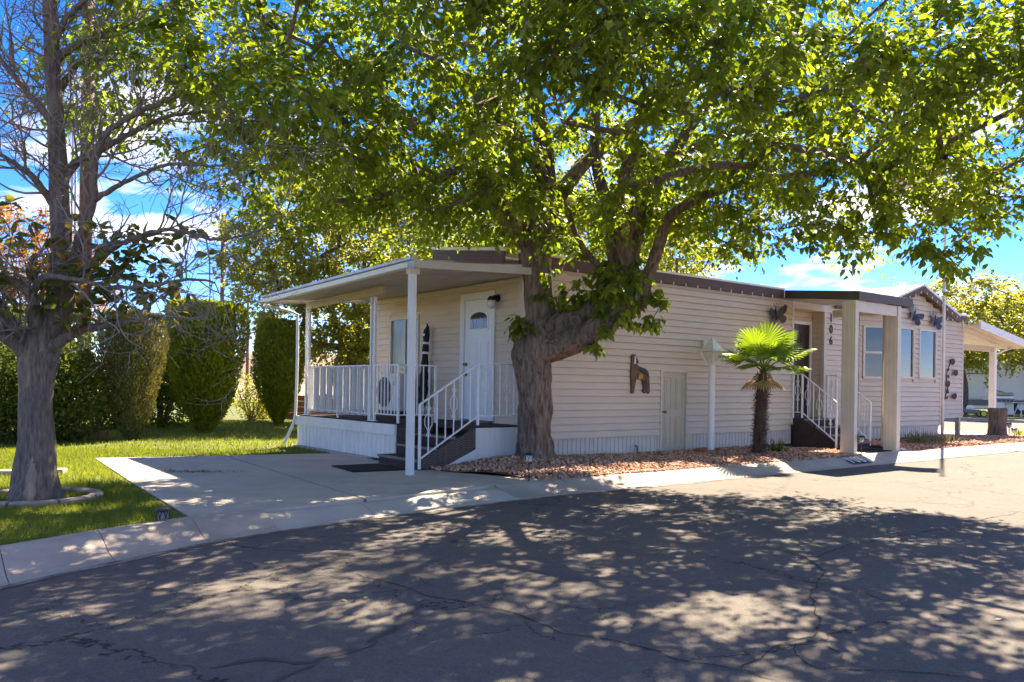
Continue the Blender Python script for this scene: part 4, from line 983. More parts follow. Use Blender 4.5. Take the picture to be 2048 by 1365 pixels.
for (u, z) in ((14.72, 2.05), (14.9, 1.75), (14.45, 1.45), (14.85, 1.12)):
    mb = MB(); mb.lathe([(.02,.0), (.07,.02), (.095,.05), (.075,.075), (.06,.05), (.04,.085), (.015,.06)], (0,0,0), 9); mb.v = [(u+a*1.1+.01*math.sin(9*b), -.03-c, z+b) for a, b, c in mb.v]; mb.f = [tuple(reversed(f)) for f in mb.f]; mb.build('rose', 'rvstripe', fl)
for (u, z, s) in ((14.42,1.8,1), (14.62,1.62,-1), (14.38,1.25,1), (14.6,1.2,-1), (14.36,1.05,1)):
    mb = MB(); mb.add([(u,-.05,z), (u+.09*s,-.07,z+.07), (u+.2*s,-.05,z+.05), (u+.1*s,-.06,z-.02), (u+.09*s,-.04,z+.02)], [(0,3,4), (4,3,2), (4,2,1), (0,4,1)]); mb.build('leaf', 'wolfblue', fl)

# ================================================================== YARD FURNITURE
lp = hthing('lamp_post', 'white post lamp with flared square lantern in front of the storage door', 'lamp post', 3.95, -.62, .06)
c = (3.95, -.62)
mb = MB(); mb.lathe([(.065,.0), (.062,.05), (.06,1.64), (.066,1.66), (.05,1.68)], (c[0], c[1], .02), 20); mb.build('post', 'white', lp, smooth=True)
mb = MB()
def sq(r, z): return [(c[0]-r, c[1]-r, z), (c[0]+r, c[1]-r, z), (c[0]+r, c[1]+r, z), (c[0]-r, c[1]+r, z)]
def loft(rings, name, m, par):
    mb = MB(); vs = []
    for r, z in rings: vs += sq(r, z)
    n = len(rings); fs = [(4*i+k, 4*i+(k+1) % 4, 4*i+4+(k+1) % 4, 4*i+4+k) for i in range(n-1) for k in range(4)] + [(3,2,1,0), tuple(4*n-4+k for k in range(4))]
    mb.add(vs, fs); return mb.build(name, m, par)
loft([(.065,1.70), (.145,1.915)], 'lantern_glass', 'lampglass', lp)
loft([(.205,1.918), (.205,1.93), (.15,1.955), (.085,2.03), (.05,2.10), (.02,2.12), (.008,2.17)], 'lantern_roof', 'white', lp)
for sx in (-1, 1):
    for sy in (-1, 1):
        mb = MB(); mb.bar((c[0]+sx*.066, c[1]+sy*.066, 1.695), (c[0]+sx*.148, c[1]+sy*.148, 1.917), .014); mb.build('lantern_bar', 'white', lp)
loft([(.05,1.66), (.072,1.685), (.072,1.70)], 'lantern_base', 'white', lp)
k = 0
for a in range(0, 360, 45):
    r = .24; cx, cy = c[0]+r*math.cos(R(a)), c[1]+r*math.sin(R(a))*.8
    mb = MB(); mb.box(-.09, .09, -.05, .05, -.02, .075); o = mb.build('paver_block', 'terracotta', None, (0, 0, 0), bevel=.012)
    o.location = W(cx, cy, .055+gh(cx, cy)-.06); o.rotation_euler = (R(random.uniform(-4, 4)), R(random.uniform(-4, 4)), ANG+R(a+90))
    tag(o, 'rough terracotta paver block ringing the foot of the white lamp post', 'block', 'terracotta blocks around the lamp post')

def path_light(loc, label, h=.34, lens='lampglass'):
    t = wthing('path_light', label, 'garden light', loc, 'solar path lights'); x, y, z = loc
    mb = MB(); mb.tube([(x,y,z-.03), (x,y,z+h-.12)], .009, 6); mb.build('stake', 'black', t)
    mb = MB(); mb.lathe([(.02,-.13), (.045,-.10), (.05,-.03)], (x,y,z+h), 12); mb.build('lens', lens, t, smooth=True)
    mb = MB(); mb.lathe([(.055,-.035), (.066,-.03), (.06,-.01), (.03,.0)], (x,y,z+h), 12); mb.build('cap', 'black', t)
    for k in range(6):
        a, b = R(60*k), R(60*k+40); mb = MB()
        for (a1, a2) in ((a, b), (b, a)):
            mb.tube([(x+.022*math.cos(a1), y+.022*math.sin(a1), z+h-.13), (x+.049*math.cos((a1+a2)/2), y+.049*math.sin((a1+a2)/2), z+h-.085), (x+.054*math.cos(a2), y+.054*math.sin(a2), z+h-.03)], .003, 4)
        mb.build('cage_bar', 'black', t)
path_light(tuple(W(-1.35, -1.92, .04)), 'black solar path light at the gravel corner next to the driveway')
path_light(tuple(W(6.66, -2.0, .03)), 'black solar path light at the foot of the awning column', .36)
path_light(tuple(G(2028, 890, .03)), 'black solar path light at the kerb by the tree stump', .4)
path_light(tuple(G(2018, 876, .03)), 'black solar path light set back near the tree stump', .4)
path_light(tuple(G(326, 1047, .0)), 'low black path light in the lawn at the driveway corner', .14, 'rvgrey')

# flagpole
fx = W(12.25, -.95, 0)
fp = wthing('flagpole', 'tall white flagpole standing in the gravel in front of the bay', 'flagpole', tuple(fx))
mb = MB(); mb.tube([(fx.x, fx.y, 0), (fx.x, fx.y, 4.3), (fx.x, fx.y, 7.6)], [.036, .034, .024], 12); mb.build('pole', 'white', fp, smooth=True)
mb = MB(); mb.lathe([(.06,.0), (.06,.08), (.042,.10)], (fx.x, fx.y, 0), 12); mb.build('collar', 'black', fp)
mb = MB(); mb.lathe([(.01,0), (.05,.03), (.05,.08), (.01,.1)], (fx.x, fx.y, 7.6), 12); mb.build('finial', 'brass', fp)
mb = MB(); mb.bar((fx.x-.14, fx.y, 4.25), (fx.x+.14, fx.y, 4.25), .02); mb.build('cleat', 'black', fp)
fd = Vector((-.75, .35, 0)).normalized()
fl = tag(wthing('flag', 'red and white striped flag flying from the flagpole behind the leaves', 'flag', (fx.x, fx.y, 6.2)))
def flagpt(a, z): return Vector((fx.x, fx.y, 0)) + fd*(.05+a) + Vector((-.35, -.94, 0))*(.06*math.sin(a*5)) + Vector((0, 0, z - .25*a*a))
def flagstrip(z0, z1, a0, a1, m, name):
    mb = MB(); vs = []; n = 12
    for k in range(n+1):
        a = lerp(a0, a1, k/n); vs += [flagpt(a, z0), flagpt(a, z1)]
    mb.add(vs, [(2*k, 2*k+2, 2*k+3, 2*k+1) for k in range(n)]); mb.build(name, m, fl, smooth=True)
for k in range(13):
    z0 = 6.2 + k*.07; flagstrip(z0, z0+.07, .0 if k < 6 else .6, 1.4, 'flagred' if k % 2 == 0 else 'rvwhite', 'stripe')
flagstrip(6.2+6*.07, 6.2+13*.07, 0, .6, 'flagblue', 'canton')
for i in range(5):
    for j in range(6):
        c_ = flagpt(.06+.095*j, 6.67+.09*i); mb = MB()
        nn = Vector((fd.y, -fd.x, 0)); pts = []
        for k in range(10):
            r_ = .03 if k % 2 == 0 else .012; a = R(90+36*k); pts.append(c_ + fd*(r_*math.cos(a)) + Vector((0,0,r_*math.sin(a))) + nn*.006)
        mb.prism(pts, nn*-.012); mb.build('star', 'rvwhite', fl)

# stump by the carport
sx = G(1994, 872, .02)
mb = MB(); prof = [(.30,0), (.26,.08), (.235,.25), (.225,.5), (.235,.72), (.225,.78)]
mb.lathe(prof, tuple(sx), 18); mb.v = [(a + .02*math.sin(9*a+5*c), b + .02*math.sin(7*b+4*c), c) for a, b, c in mb.v]
wmesh(mb, 'tree_stump', 'bark', tuple(sx), smooth=True, label='dark sawn-off tree stump in the gravel beside the carport post', cat='stump')

# small plants in the beds
def clump(name, loc, n, h, m, label, cat, spread=.2, group=None, w=.02):
    pos = np.zeros((n, 3)); pos[:, :2] = rng.normal(0, spread*.5, (n, 2)); pos += np.array(loc)
    ax = np.stack([rng.normal(0, .5, n), rng.normal(0, .5, n), np.ones(n)], 1); s = rng.uniform(.6, 1, n)*h
    V, F, T = scatter(BL2_V, BL2_F, pos, ax, unit(n), np.stack([s, np.full(n, w), s], 1), rng.random(n))
    o = link(name, npmesh(name, V - np.array(loc), F, T), m); o.location = loc; return tag(o, label, cat, group)
clump('strappy_plant', tuple(W(5.25, -1.1, .05)), 60, .34, 'hedge', 'small strappy green plant in the gravel beside the palm', 'plant', .18)
clump('dry_shrub', tuple(W(10.6, -1.2, .05)), 220, .38, 'dryplant', 'low dry grey-green shrub in the gravel at the awning column', 'plant', .5, w=.014)
clump('dry_shrub', tuple(W(11.3, -1.1, .05)), 160, .30, 'dryplant', 'low dry shrub below the bay windows', 'plant', .4, w=.014)
clump('weed', tuple(G(1998, 868, .03) + Vector((.2, -.6, 0))), 40, .22, 'grass', 'small green weed at the foot of the tree stump', 'plant', .1)

# ================================================================== PALM
pc = W(4.55, -1.22, .05)
palm = wthing('palm_tree', 'small fan palm with shaggy brown trunk in front of the beige wall', 'palm', tuple(pc))
pts, rr = catmull([pc+Vector((0,0,-.05)), pc+Vector((.01,0,.35)), pc+Vector((.03,0,.8)), pc+Vector((.05,0,1.25)), pc+Vector((.06,0,1.52))], [.112,.095,.102,.095,.06], .1)
mb = MB(); mb.tube(pts, rr, 14); mb.build('trunk', 'palmtrunk', palm, smooth=True)
n = 1500; tz = rng.random(n)*1.48; ta = rng.random(n)*6.283; tr = .092+rng.random(n)*.02
pos = np.stack([pc.x + .04*tz + tr*np.cos(ta), pc.y + tr*np.sin(ta), pc.z + tz], 1)
ax = np.stack([np.cos(ta)*.55, np.sin(ta)*.55, rng.choice([-1, 1], n)*rng.uniform(.4, 1, n)], 1) + rng.normal(0, .2, (n, 3))
V, F, T = scatter(BL2_V, BL2_F, pos, ax, np.stack([np.cos(ta), np.sin(ta), ta*0], 1), np.stack([rng.uniform(.05, .13, n), rng.uniform(.008, .02, n), rng.uniform(.05, .1, n)], 1), rng.random(n))
o = link('trunk_fibre', npmesh('trunk_fibre', V - np.array(pc), F, T), 'palmtrunk', palm); o['kind'] = 'stuff'
top = pc + Vector((.06, 0, 1.5))
def frond(dirv, ln, R_, m, droop=.25, half=R(105), nseg=28, curl=.30):
    d = Vector(dirv).normalized(); end = top + d*ln + Vector((0, 0, -droop*ln*.3))
    side = d.cross(Vector((0, 0, 1))); side = side.normalized() if side.length > .1 else Vector((1, 0, 0)); nrm = side.cross(d).normalized()
    mb = MB(); mb.tube([top, top+d*ln*.5+Vector((0,0,.03)), end], [.016,.012,.009], 6); st = mb.build('frond', m, palm)
    mb = MB(); vs = []; fs = []
    for k in range(nseg):
        a = lerp(-half, half, (k+.5)/nseg); da = half/nseg*.96; L_ = R_*(1-.28*(abs(a)/half)**2)*random.uniform(.93, 1.03)
        def pt(r, an, off): 
            v = d*math.cos(an) + side*math.sin(an); sag = -curl*(r/R_)**2*R_
            return end + v*r + nrm*off + Vector((0, 0, sag))
        b = len(vs)
        vs += [end, pt(L_*.5, a-da, -.004), pt(L_*.5, a, .010), pt(L_*.5, a+da, -.004), pt(L_*.78, a-da*.62, -.003), pt(L_*.78, a, .006), pt(L_*.78, a+da*.62, -.003), pt(L_, a, 0)]
        fs += [(b,b+1,b+2), (b,b+2,b+3), (b+1,b+4,b+5,b+2), (b+2,b+5,b+6,b+3), (b+4,b+7,b+5), (b+5,b+7,b+6)]
    me = bpy.data.meshes.new('fan'); me.from_pydata([tuple(Vector(v)-Vector(pc)) for v in vs], [], fs); me.update()
    a = me.attributes.new('tint', 'FLOAT', 'POINT'); a.data.foreach_set('value', np.repeat(rng.random(nseg), 8).astype(np.float32))
    link('fan', me, m, st)
fr = [((-.45,-.3,1.25), .5, .62), ((.5,-.35,1.0), .5, .66), ((.1,-.6,.75), .36, .6), ((-.9,-.4,.55), .48, .55), ((.8,-.35,.6), .5, .62), ((-.1,.5,1), .4, .6), ((.65,.3,.8), .45, .62), ((-.6,.5,.6), .45, .58), ((.55,-.8,.25), .42, .55), ((.1,.1,1.4), .52, .66), ((-.35,-.7,.25), .42, .5)]
for d, ln, r_ in fr: frond(d, ln, r_, 'palm', .2)
for k in range(7):
    a = R(51*k); frond((math.cos(a), math.sin(a), -.55), .22, .26, 'palmdry', .5, R(60), 9, .4)

# ================================================================== LEFT YARD
# tree ring kerb
tl = G(68, 1000, .0)
tr_ = wthing('tree_ring', 'curved concrete edging ring around the bare tree trunk', 'edging', (tl.x, tl.y, 0))
nseg = 9
for k in range(nseg):
    mb = MB(); pr = []
    for j in range(5):
        a = R(360*(k+j/4*.94)/nseg); pr.append((math.cos(a), math.sin(a)))
    vs = []
    for (cx, sy) in pr:
        for (r_, z) in ((.50,-.02), (.50,.045), (.52,.06), (.60,.06), (.62,.045), (.62,-.02)): vs.append((tl.x+cx*r_*1.05, tl.y+sy*r_, z))
    m_ = 6; mb.add(vs, [(j*m_+i, j*m_+(i+1) % m_, (j+1)*m_+(i+1) % m_, (j+1)*m_+i) for j in range(4) for i in range(m_)] + [tuple(range(m_)), tuple(4*m_+m_-1-i for i in range(m_))])
    mb.build('edging_block', 'stone', tr_)
# stepping/edging stones on the lawn behind the bare tree
for (px, py) in ((20, 952), (60, 950), (100, 949)):
    g = G(px, py, 0); mb = MB(); mb.box(-.19, .19, -.10, .10, -.02, .075); o = mb.build('edging_stone', 'stone', None, (0,0,0), bevel=.02); o.location = g; o.rotation_euler = (0, 0, R(random.uniform(-12, 12)))
    tag(o, 'low buff edging stone in the lawn behind the bare tree trunk', 'stone', 'buff edging stones behind the bare tree')

def topiary(name, loc, w, h, label, m, prof, n=11000, spr=.10, stem=.12, dens_in=.75):
    t = wthing(name, label, 'shrub', loc); x, y, z = loc
    mb = MB()
    for k in range(6):
        a = R(60*k); mb.tube([(x+.05*math.cos(a), y+.05*math.sin(a), z-.05), (x+.10*math.cos(a), y+.10*math.sin(a), z+.3), (x+.28*w*math.cos(a), y+.28*w*math.sin(a), z+h*.55)], [.04,.035,.01], 6)
    mb.build('trunk', 'barkfar', t)
    # dark core so that the inside is not see-through
    zs = np.array([p[0] for p in prof]); rs = np.array([p[1] for p in prof])
    tz = rng.random(n)**.85; tr = np.interp(tz, zs, rs)*w/2; ang = rng.random(n)*6.283
    lump = 1 + .05*np.sin(3*ang+tz*9) + .04*np.sin(7*ang-tz*17)
    depth = 1 - np.abs(rng.normal(0, .11, n)); rad = tr*lump*np.clip(depth, .3, 1.03)
    flat = rng.random(n) < .16; rad[flat] = tr[flat]*np.sqrt(rng.random(flat.sum())); tz2 = tz.copy(); tz2[flat] = 1 - .03*rng.random(flat.sum())
    rad[flat] = np.interp(.985, zs, rs)*w/2*np.sqrt(rng.random(flat.sum()))
    pos = np.stack([rad*np.cos(ang), rad*np.sin(ang), tz2*h], 1)
    ax = np.stack([np.cos(ang)*.55, np.sin(ang)*.55, np.full(n, .95)], 1) + rng.normal(0, .28, (n, 3))
    nr = np.stack([np.cos(ang), np.sin(ang), np.zeros(n)], 1) + rng.normal(0, .5, (n, 3))
    s = rng.uniform(.6, 1.15, n)*spr
    V, F, T = scatter(SPR_V, SPR_F, pos, ax, nr, np.stack([s, s, s], 1), np.clip(rng.normal(.45, .28, n), 0, 1))
    o = link('foliage', npmesh('foliage', V, F, T), m, t); o.location = (0, 0, 0)
    mb = MB(); mb.lathe([(max(.02, np.interp(q, zs, rs)*w/2*dens_in), q*h) for q in np.linspace(.04, .97, 14)], (x, y, z), 14); mb.build('inner_growth', m, t, smooth=True)
    return t
SPR_V = [(0,0,0), (.55,.20,.02), (.62,-.16,.03), (1,.05,0), (.5,.0,.0), (.8,.26,.05), (.85,-.22,-.04)]
SPR_F = [(0,4,1), (0,2,4), (4,3,1), (4,2,3), (4,5,1), (4,2,6)]
VASE = [(0,.14), (.08,.34), (.2,.58), (.4,.80), (.6,.94), (.8,1.0), (.93,.98), (.98,.90), (1,.80)]
g1 = G(262, 880); g2 = G(410, 866); g3 = G(556, 852)
topiary('clipped_cypress', tuple(g1), 1.32, 2.62, 'brownish green clipped vase-shaped cypress beside the broad leafy hedge bush', 'cyp1', VASE, 15000, .075)
topiary('clipped_cypress', tuple(g2), 1.85, 3.08, 'largest bright green clipped cypress in the middle of the lawn', 'cyp2', VASE, 15000, .12)
topiary('clipped_cypress', tuple(g3), 1.45, 2.95, 'smaller rounded green clipped cypress next to the porch downspout', 'cyp2', [(0,.10), (.1,.32), (.25,.66), (.45,.93), (.65,1.0), (.82,.93), (.93,.76), (.98,.55), (1,.35)], 10000, .12)
topiary('dark_cypress', tuple(G(702, 836) * 1.0), 1.3, 2.7, 'dark upright cypress behind the porch railing slats', 'cyp1', [(0,.3), (.2,.7), (.5,1.0), (.75,.9), (.9,.6), (1,.2)], 6000, .14)
topiary('clipped_cypress', (-13.3, 21.5, 0), 1.5, 3.1, 'brown-topped clipped cypress rising behind the hedge bush at the bare tree', 'cyp1', VASE, 6000, .10)

def leafbush(name, loc, sx, sy, h, label, m, n, ls, cat='shrub', lobes=9, stems=True, group=None, floor=.1):
    t = wthing(name, label, cat, loc, group); x, y, z = loc
    cs = np.stack([rng.uniform(-.6, .6, lobes)*sx/2, rng.uniform(-.6, .6, lobes)*sy/2, rng.uniform(.14, .80, lobes)*h], 1); cr = rng.uniform(.28, .42, lobes)*min(sx*1.3, h)
    k = rng.integers(0, lobes, n); d = unit(n); rad = cr[k]*(1-np.abs(rng.normal(0, .16, n)))
    pos = cs[k] + d*rad[:, None]; pos[:, 2] = np.clip(pos[:, 2], floor, None)
    ax = d + rng.normal(0, .6, (n, 3)) + np.array([0, 0, .25]); nr = d*.7 + np.array([0, 0, .6]) + rng.normal(0, .45, (n, 3))
    V, F, T = scatter(LEAF4_V, LEAF4_F, pos, ax, nr, rng.uniform(.7, 1.25, n)*ls, np.clip(rng.normal(.45, .3, n), 0, 1))
    link('foliage', npmesh('foliage', V, F, T), m, t)
    mb = MB()
    for i in range(lobes): mb.tube([(x+cs[i,0]*.15, y+cs[i,1]*.15, z-.03), (x+cs[i,0]*.6, y+cs[i,1]*.6, z+cs[i,2]*.5), (x+cs[i,0], y+cs[i,1], z+cs[i,2])], [.035,.025,.012], 5)
    mb.build('trunk', 'barkfar', t)
    return t
leafbush('hedge_bush', tuple(G(92, 884)), 1.7, 1.5, 2.3, 'broad dark green glossy hedge bush behind the bare tree trunk', 'hedge', 17000, .085, lobes=15)
leafbush('hedge_bush', tuple(G(-90, 886)), 1.6, 1.8, 2.5, 'dark green hedge bush continuing past the left of the bare tree', 'hedge', 9000, .09, lobes=10)
leafbush('lime_bush', (-9.35, 21.6, 0), 1.5, 1.2, 2.75, 'bright lime green bush between the two tall clipped cypresses', 'limebush', 11000, .09, lobes=12)
leafbush('hedge_bush', (-10.6, 20.6, 0), 2.6, 1.6, 2.9, 'dark hedge bush in the gap behind the brownish clipped cypress', 'hedge', 9000, .09, lobes=12)
leafbush('grey_shrub', (-8.35, 26.0, 0), 1.6, 1.2, 1.35, 'small grey-green shrub between the cypresses by the terracotta wall', 'leafbg', 3500, .07, lobes=8)
# low terracotta garden wall pieces
def wallbit(a, b, h, label, nb=7, group=None):
    t = wthing('garden_wall', label, 'wall', (a[0], a[1], 0), group); A, B = Vector((*a, 0)), Vector((*b, 0)); d = (B-A)/nb
    for r_ in range(max(1, int(h/.2))):
        for k in range(nb):
            p = A + d*(k + (.0 if r_ % 2 else .0)) ; mb = MB(); mb.bar(p + d*.02 + Vector((0,0,.1+r_*.2)), p + d*.98 + Vector((0,0,.1+r_*.2)), .16+random.uniform(0, .02), .19); mb.build('block', 'terracotta', t, bevel=.01)
wallbit((-8.6, 27.5), (-5.6, 28.6), .8, 'low terracotta block garden wall seen between the cypresses', 10)
wallbit((-12.5, 16.6), (-8.4, 16.8), .24, 'low reddish block edging at the foot of the hedge bush', 12)
for (px, py, s) in ((760, 790, .5), (700, 800, .6), (655, 800, .55)):
    g = P(px, py, 26); mb = MB(); mb.lathe([(s*.62,0), (s*.7,.1), (s*.55,.45), (s*.3,.75), (s*.1,.85)], (0,0,0), 9); mb.v = [(a*(1+.15*math.sin(5*c+3*b)), b*(1+.12*math.cos(4*a)), c*s*1.9) for a, b, c in mb.v]
    o = mb.build('garden_boulder', 'terracotta', None, (0,0,0), smooth=False); o.location = (g.x, 26, 0); o.rotation_euler = (0, 0, random.random()*6)
    tag(o, 'orange-brown boulder on the lawn seen through the porch railing', 'boulder', 'orange boulders behind the porch')

# utility poles
def upole(x, Y, ytop, w, label, m='rust', arms=()):
    b = P(x, 780, Y); top_ = P(x, ytop, Y); t = wthing('utility_pole', label, 'utility pole', (b.x, Y, -.2))
    mb = MB(); mb.tube([(b.x, Y, -.2), (b.x, Y, top_.z)], [w/2, w/2*.8], 12); mb.build('pole', m, t, smooth=True)
    for (z, L_) in arms:
        mb = MB(); mb.bar((b.x-L_, Y, z), (b.x+L_, Y, z), .09); mb.build('crossarm', 'barkfar', t)
    return t, b.x
t, bx = upole(167, 24, -250, .40, 'thick rusty brown utility pole with pale conduits behind the bare tree')
for dx_ in (-.36, -.26):
    mb = MB(); mb.tube([(bx+dx_, 23.9, -.2), (bx+dx_, 23.9, 9.6)], .035, 8); mb.build('conduit', 'palepole', t, smooth=True)
upole(442, 60, 428, .34, 'brown utility pole with wire crossarm above the largest cypress', arms=((9.2, 1.9),))
upole(494, 75, 590, .30, 'thin distant utility pole between the cypresses')
upole(517, 95, 628, .34, 'farthest short utility pole beside the rounded cypress', arms=((9.4, .5),))

# ================================================================== TREES
def grow(nodes, parent, targets, step=.42, jit=.10):
    """attach each target to the nearest node with a slightly curved chain of nodes"""
    Nn = [np.array(n) for n in nodes]; par = list(parent); tips = []
    arr = np.zeros((len(Nn)+len(targets)*14, 3)); arr[:len(Nn)] = Nn; cnt = len(Nn)
    for tg in targets:
        dd = np.linalg.norm(arr[:cnt]-tg, axis=1); i = int(np.argmin(dd)); a = arr[i].copy(); L_ = dd[i]; k = max(1, min(12, int(L_/step)))
        off = rng.normal(0, 1, 3)*L_*.10 + np.array([0, 0, L_*.06]); prev = i
        for s in range(1, k+1):
            f = s/k; p = a*(1-f) + tg*f + off*4*f*(1-f)*.5 + (rng.normal(0, jit*.3, 3) if s < k else 0)
            arr[cnt] = p; par.append(prev); prev = cnt; cnt += 1
        tips.append(prev)
    return arr[:cnt], par, tips
def branch_mesh(arr, par, tips, fixed, r0=.006, ex=.42, rmax=.12, sides=6):
    n = len(arr); w = np.zeros(n)
    for t in tips: w[t] += 1
    for i in range(n-1, -1, -1):
        if par[i] >= 0: w[par[i]] += w[i]
    ch = {}
    for i in range(n):
        if par[i] >= 0 and i >= fixed: ch.setdefault(par[i], []).append(i)
    mb = MB()
    starts = [(p, c) for p, cs in ch.items() for j, c in enumerate(sorted(cs, key=lambda q: -w[q])) if (p < fixed or j > 0)]
    for p, c in starts:
        pts, rr = [arr[p]], [min(rmax, r0*max(1, w[c])**ex)]; cur = c
        while True:
            pts.append(arr[cur]); rr.append(min(rmax, r0*max(1, w[cur])**ex)); nx = ch.get(cur)
            if not nx: break
            cur = max(nx, key=lambda q: w[q])
        rr[-1] = r0*.6
        mb.tube([tuple(q) for q in pts], rr, sides if rr[0] > .02 else 4, cap=False)
    return mb
def foliage(centres, per, twig, ls, tv=LEAF_V, tf=LEAF_F, droop=.45, tintc=None, outc=None):
    """short twigs round each centre, leaves set along them, tips hanging"""
    n = len(centres)*per; c = np.repeat(np.asarray(centres), per, 0); k = 8
    td = unit(n); td[:, 2] = td[:, 2]*.6 - .05; td /= np.linalg.norm(td, axis=1, keepdims=True)
    tl_ = rng.uniform(.4, 1, n)*twig
    f = np.tile(np.linspace(.15, 1, k), n) + rng.normal(0, .05, n*k)
    C, D, TL = np.repeat(c, k, 0), np.repeat(td, k, 0), np.repeat(tl_, k)
    pos = C + D*(TL*f)[:, None] + np.array([0, 0, -1])*(TL*f*f*.22)[:, None] + rng.normal(0, .025, (n*k, 3))
    side = np.cross(D, [0, 0, 1]); side /= np.linalg.norm(side, axis=1, keepdims=True)+1e-6
    sg = np.where(np.arange(n*k) % 2 == 0, 1, -1)[:, None]
    ax = D*.55 + side*sg*.7 + np.array([0, 0, -droop]) + rng.normal(0, .25, (n*k, 3))
    nr = np.array([0, 0, 1.0]) + D*.35 + rng.normal(0, .38, (n*k, 3))
    s = rng.uniform(.65, 1.2, n*k)*ls*(1.08-.3*np.clip(f, 0, 1))
    ct = rng.normal(.45, .18, len(centres)) if tintc is None else tintc
    T = np.clip(np.repeat(np.repeat(ct, per), k) + rng.normal(0, .18, n*k), 0, 1)
    tw = (c, td, tl_)
    return scatter(tv, tf, pos, ax, nr, s, T) + (tw,)

# ---------------- the mulberry
YT = 12.3
base = P(1070, 920, YT); px2m = YT/FPX
mul = wthing('mulberry_tree', 'big spreading shade tree with gnarled forked trunk in the gravel bed', 'tree', (base.x, YT, .1))
limbs = {
 'trunk': [(1070,935,12.3,52), (1070,905,12.3,38), (1070,870,12.3,34), (1069,800,12.3,33), (1066,745,12.3,36), (1066,705,12.3,41), (1074,672,12.3,38), (1079,640,12.3,31), (1077,590,12.3,28), (1074,530,12.3,28), (1072,490,12.3,32), (1085,445,12.2,25), (1092,360,12.1,20), (1080,250,12.0,17), (1060,120,11.9,13), (1050,-60,11.8,8)],
 'limbA': [(1075,680,12.3,30), (1120,650,12.2,26), (1165,628,12.1,21), (1205,600,12.0,17), (1228,555,11.95,15), (1228,490,11.9,14), (1215,420,11.9,12), (1190,300,11.8,10), (1200,120,11.8,7)],
 'limbB': [(1075,700,12.25,34), (1130,690,12.1,25), (1185,662,11.9,22), (1240,625,11.75,23), (1278,590,11.65,24), (1262,545,11.65,17), (1248,480,11.6,16), (1270,430,11.5,14), (1330,330,11.3,12), (1430,190,11.0,9), (1560,60,10.7,6)],
 'limbC': [(1278,592,11.65,20), (1300,540,11.5,13), (1318,490,11.3,12), (1345,430,11.1,11), (1440,380,10.8,9), (1600,350,10.5,7), (1760,330,10.3,4)],
 'limbD': [(1070,495,12.3,24), (1030,455,12.2,17), (985,400,12.0,14), (930,330,11.8,13), (860,270,11.6,12), (760,230,11.5,9), (640,190,11.4,7), (500,130,11.3,5)],
 'limbE': [(930,330,11.8,11), (830,380,11.2,9), (720,400,10.8,6), (640,400,10.6,4)],
 'limbF': [(1085,445,12.2,18), (1150,350,12.6,14), (1260,250,13.0,11), (1420,150,13.4,8), (1600,100,13.6,5)],
 'limbG': [(1228,555,11.95,8), (1185,520,11.9,7), (1152,470,11.9,6), (1130,400,11.8,5)],
 'limbH': [(1262,545,11.65,14), (1275,470,11.7,12), (1300,400,11.8,10), (1380,300,12.2,8), (1500,260,12.6,6), (1700,240,12.9,4)],
 'limbI': [(860,270,11.6,10), (760,190,12.2,8), (650,140,12.6,7), (520,170,12.8,6), (400,120,12.9,4)],
 'limbJ': [(640,190,11.4,7), (560,230,11.3,6), (470,270,11.2,5), (360,310,11.1,3)],
 'limbK': [(1092,360,12.1,14), (1010,250,12.5,11), (900,140,12.8,9), (780,60,13.0,6)],
 'limbL': [(1248,480,11.6,11), (1240,400,10.9,9), (1250,330,10.2,7), (1280,300,9.4,4)],
 'limbM': [(1092,360,12.1,12), (1060,300,11.2,9), (1010,260,10.3,7), (960,250,9.4,4)],
}
mb = MB(); nodes, par = [], []
for nm, pl in limbs.items():
    pts = [P(a, b, c) for a, b, c, r in pl]; rad = [r*c*.98/FPX for a, b, c, r in pl]
    p_, r_ = catmull(pts, rad, .05)
    # uneven girth
    sd = random.random()*9; b0 = len(mb.v)
    NS = 56 if nm in ('trunk', 'limbA', 'limbB') else 14
    mb.tube(p_, r_, NS)
    for i in range(b0, len(mb.v)):
        k = (i-b0)//NS
        if k < len(p_):
            q = Vector(mb.v[i]); c = p_[k]; d = q-c
            f = 1 + .07*math.sin(5.1*q.z+sd+3*math.atan2(d.y, d.x)) + .05*math.sin(13*q.z+7*math.atan2(d.y, d.x)+sd) + .02*math.sin(11*math.atan2(d.y, d.x)+2*q.z)
            rid = mnoise.noise(Vector((d.x/d.length*5.5+sd, d.y/d.length*5.5, (q.z+q.x*.8)*1.6))); f += .075*(.5-min(1, abs(rid)*3.2))+ .03*mnoise.noise(q*6)
            if nm == 'trunk' and q.z < .55: f += (.55-q.z)*.35*max(0, math.sin(3*math.atan2(d.y, d.x)+1))
            mb.v[i] = tuple(c + d*f)
    idx0 = len(nodes)
    for i in range(0, len(p_), 7): nodes.append(tuple(p_[i])); par.append(-1)
# knots, burls and pruning scars
def knot(px, py, Y, r, ry=.6):
    c = P(px, py, Y); mb.lathe([(r*.55,-.02), (r,.0), (r*1.05,.03), (r*.75,.055), (r*.35,.03)], (0,0,0), 12)
    n0 = len(mb.v)-60
    for i in range(n0, len(mb.v)):
        a, b, cc = mb.v[i]; mb.v[i] = (c.x+a, c.y-cc, c.z+b*1.2)
knot(1052, 660, 12.3-.28, .06); knot(1152, 643, 12.1-.14, .085); knot(1087, 665, 12.3-.27, .05); knot(1052, 488, 12.3-.25, .055); knot(1150, 660, 11.85, .05); knot(1220, 650, 11.6, .06); knot(1098, 655, 12.0, .06)
tk = mb.build('trunk', 'bark', mul, smooth=True)
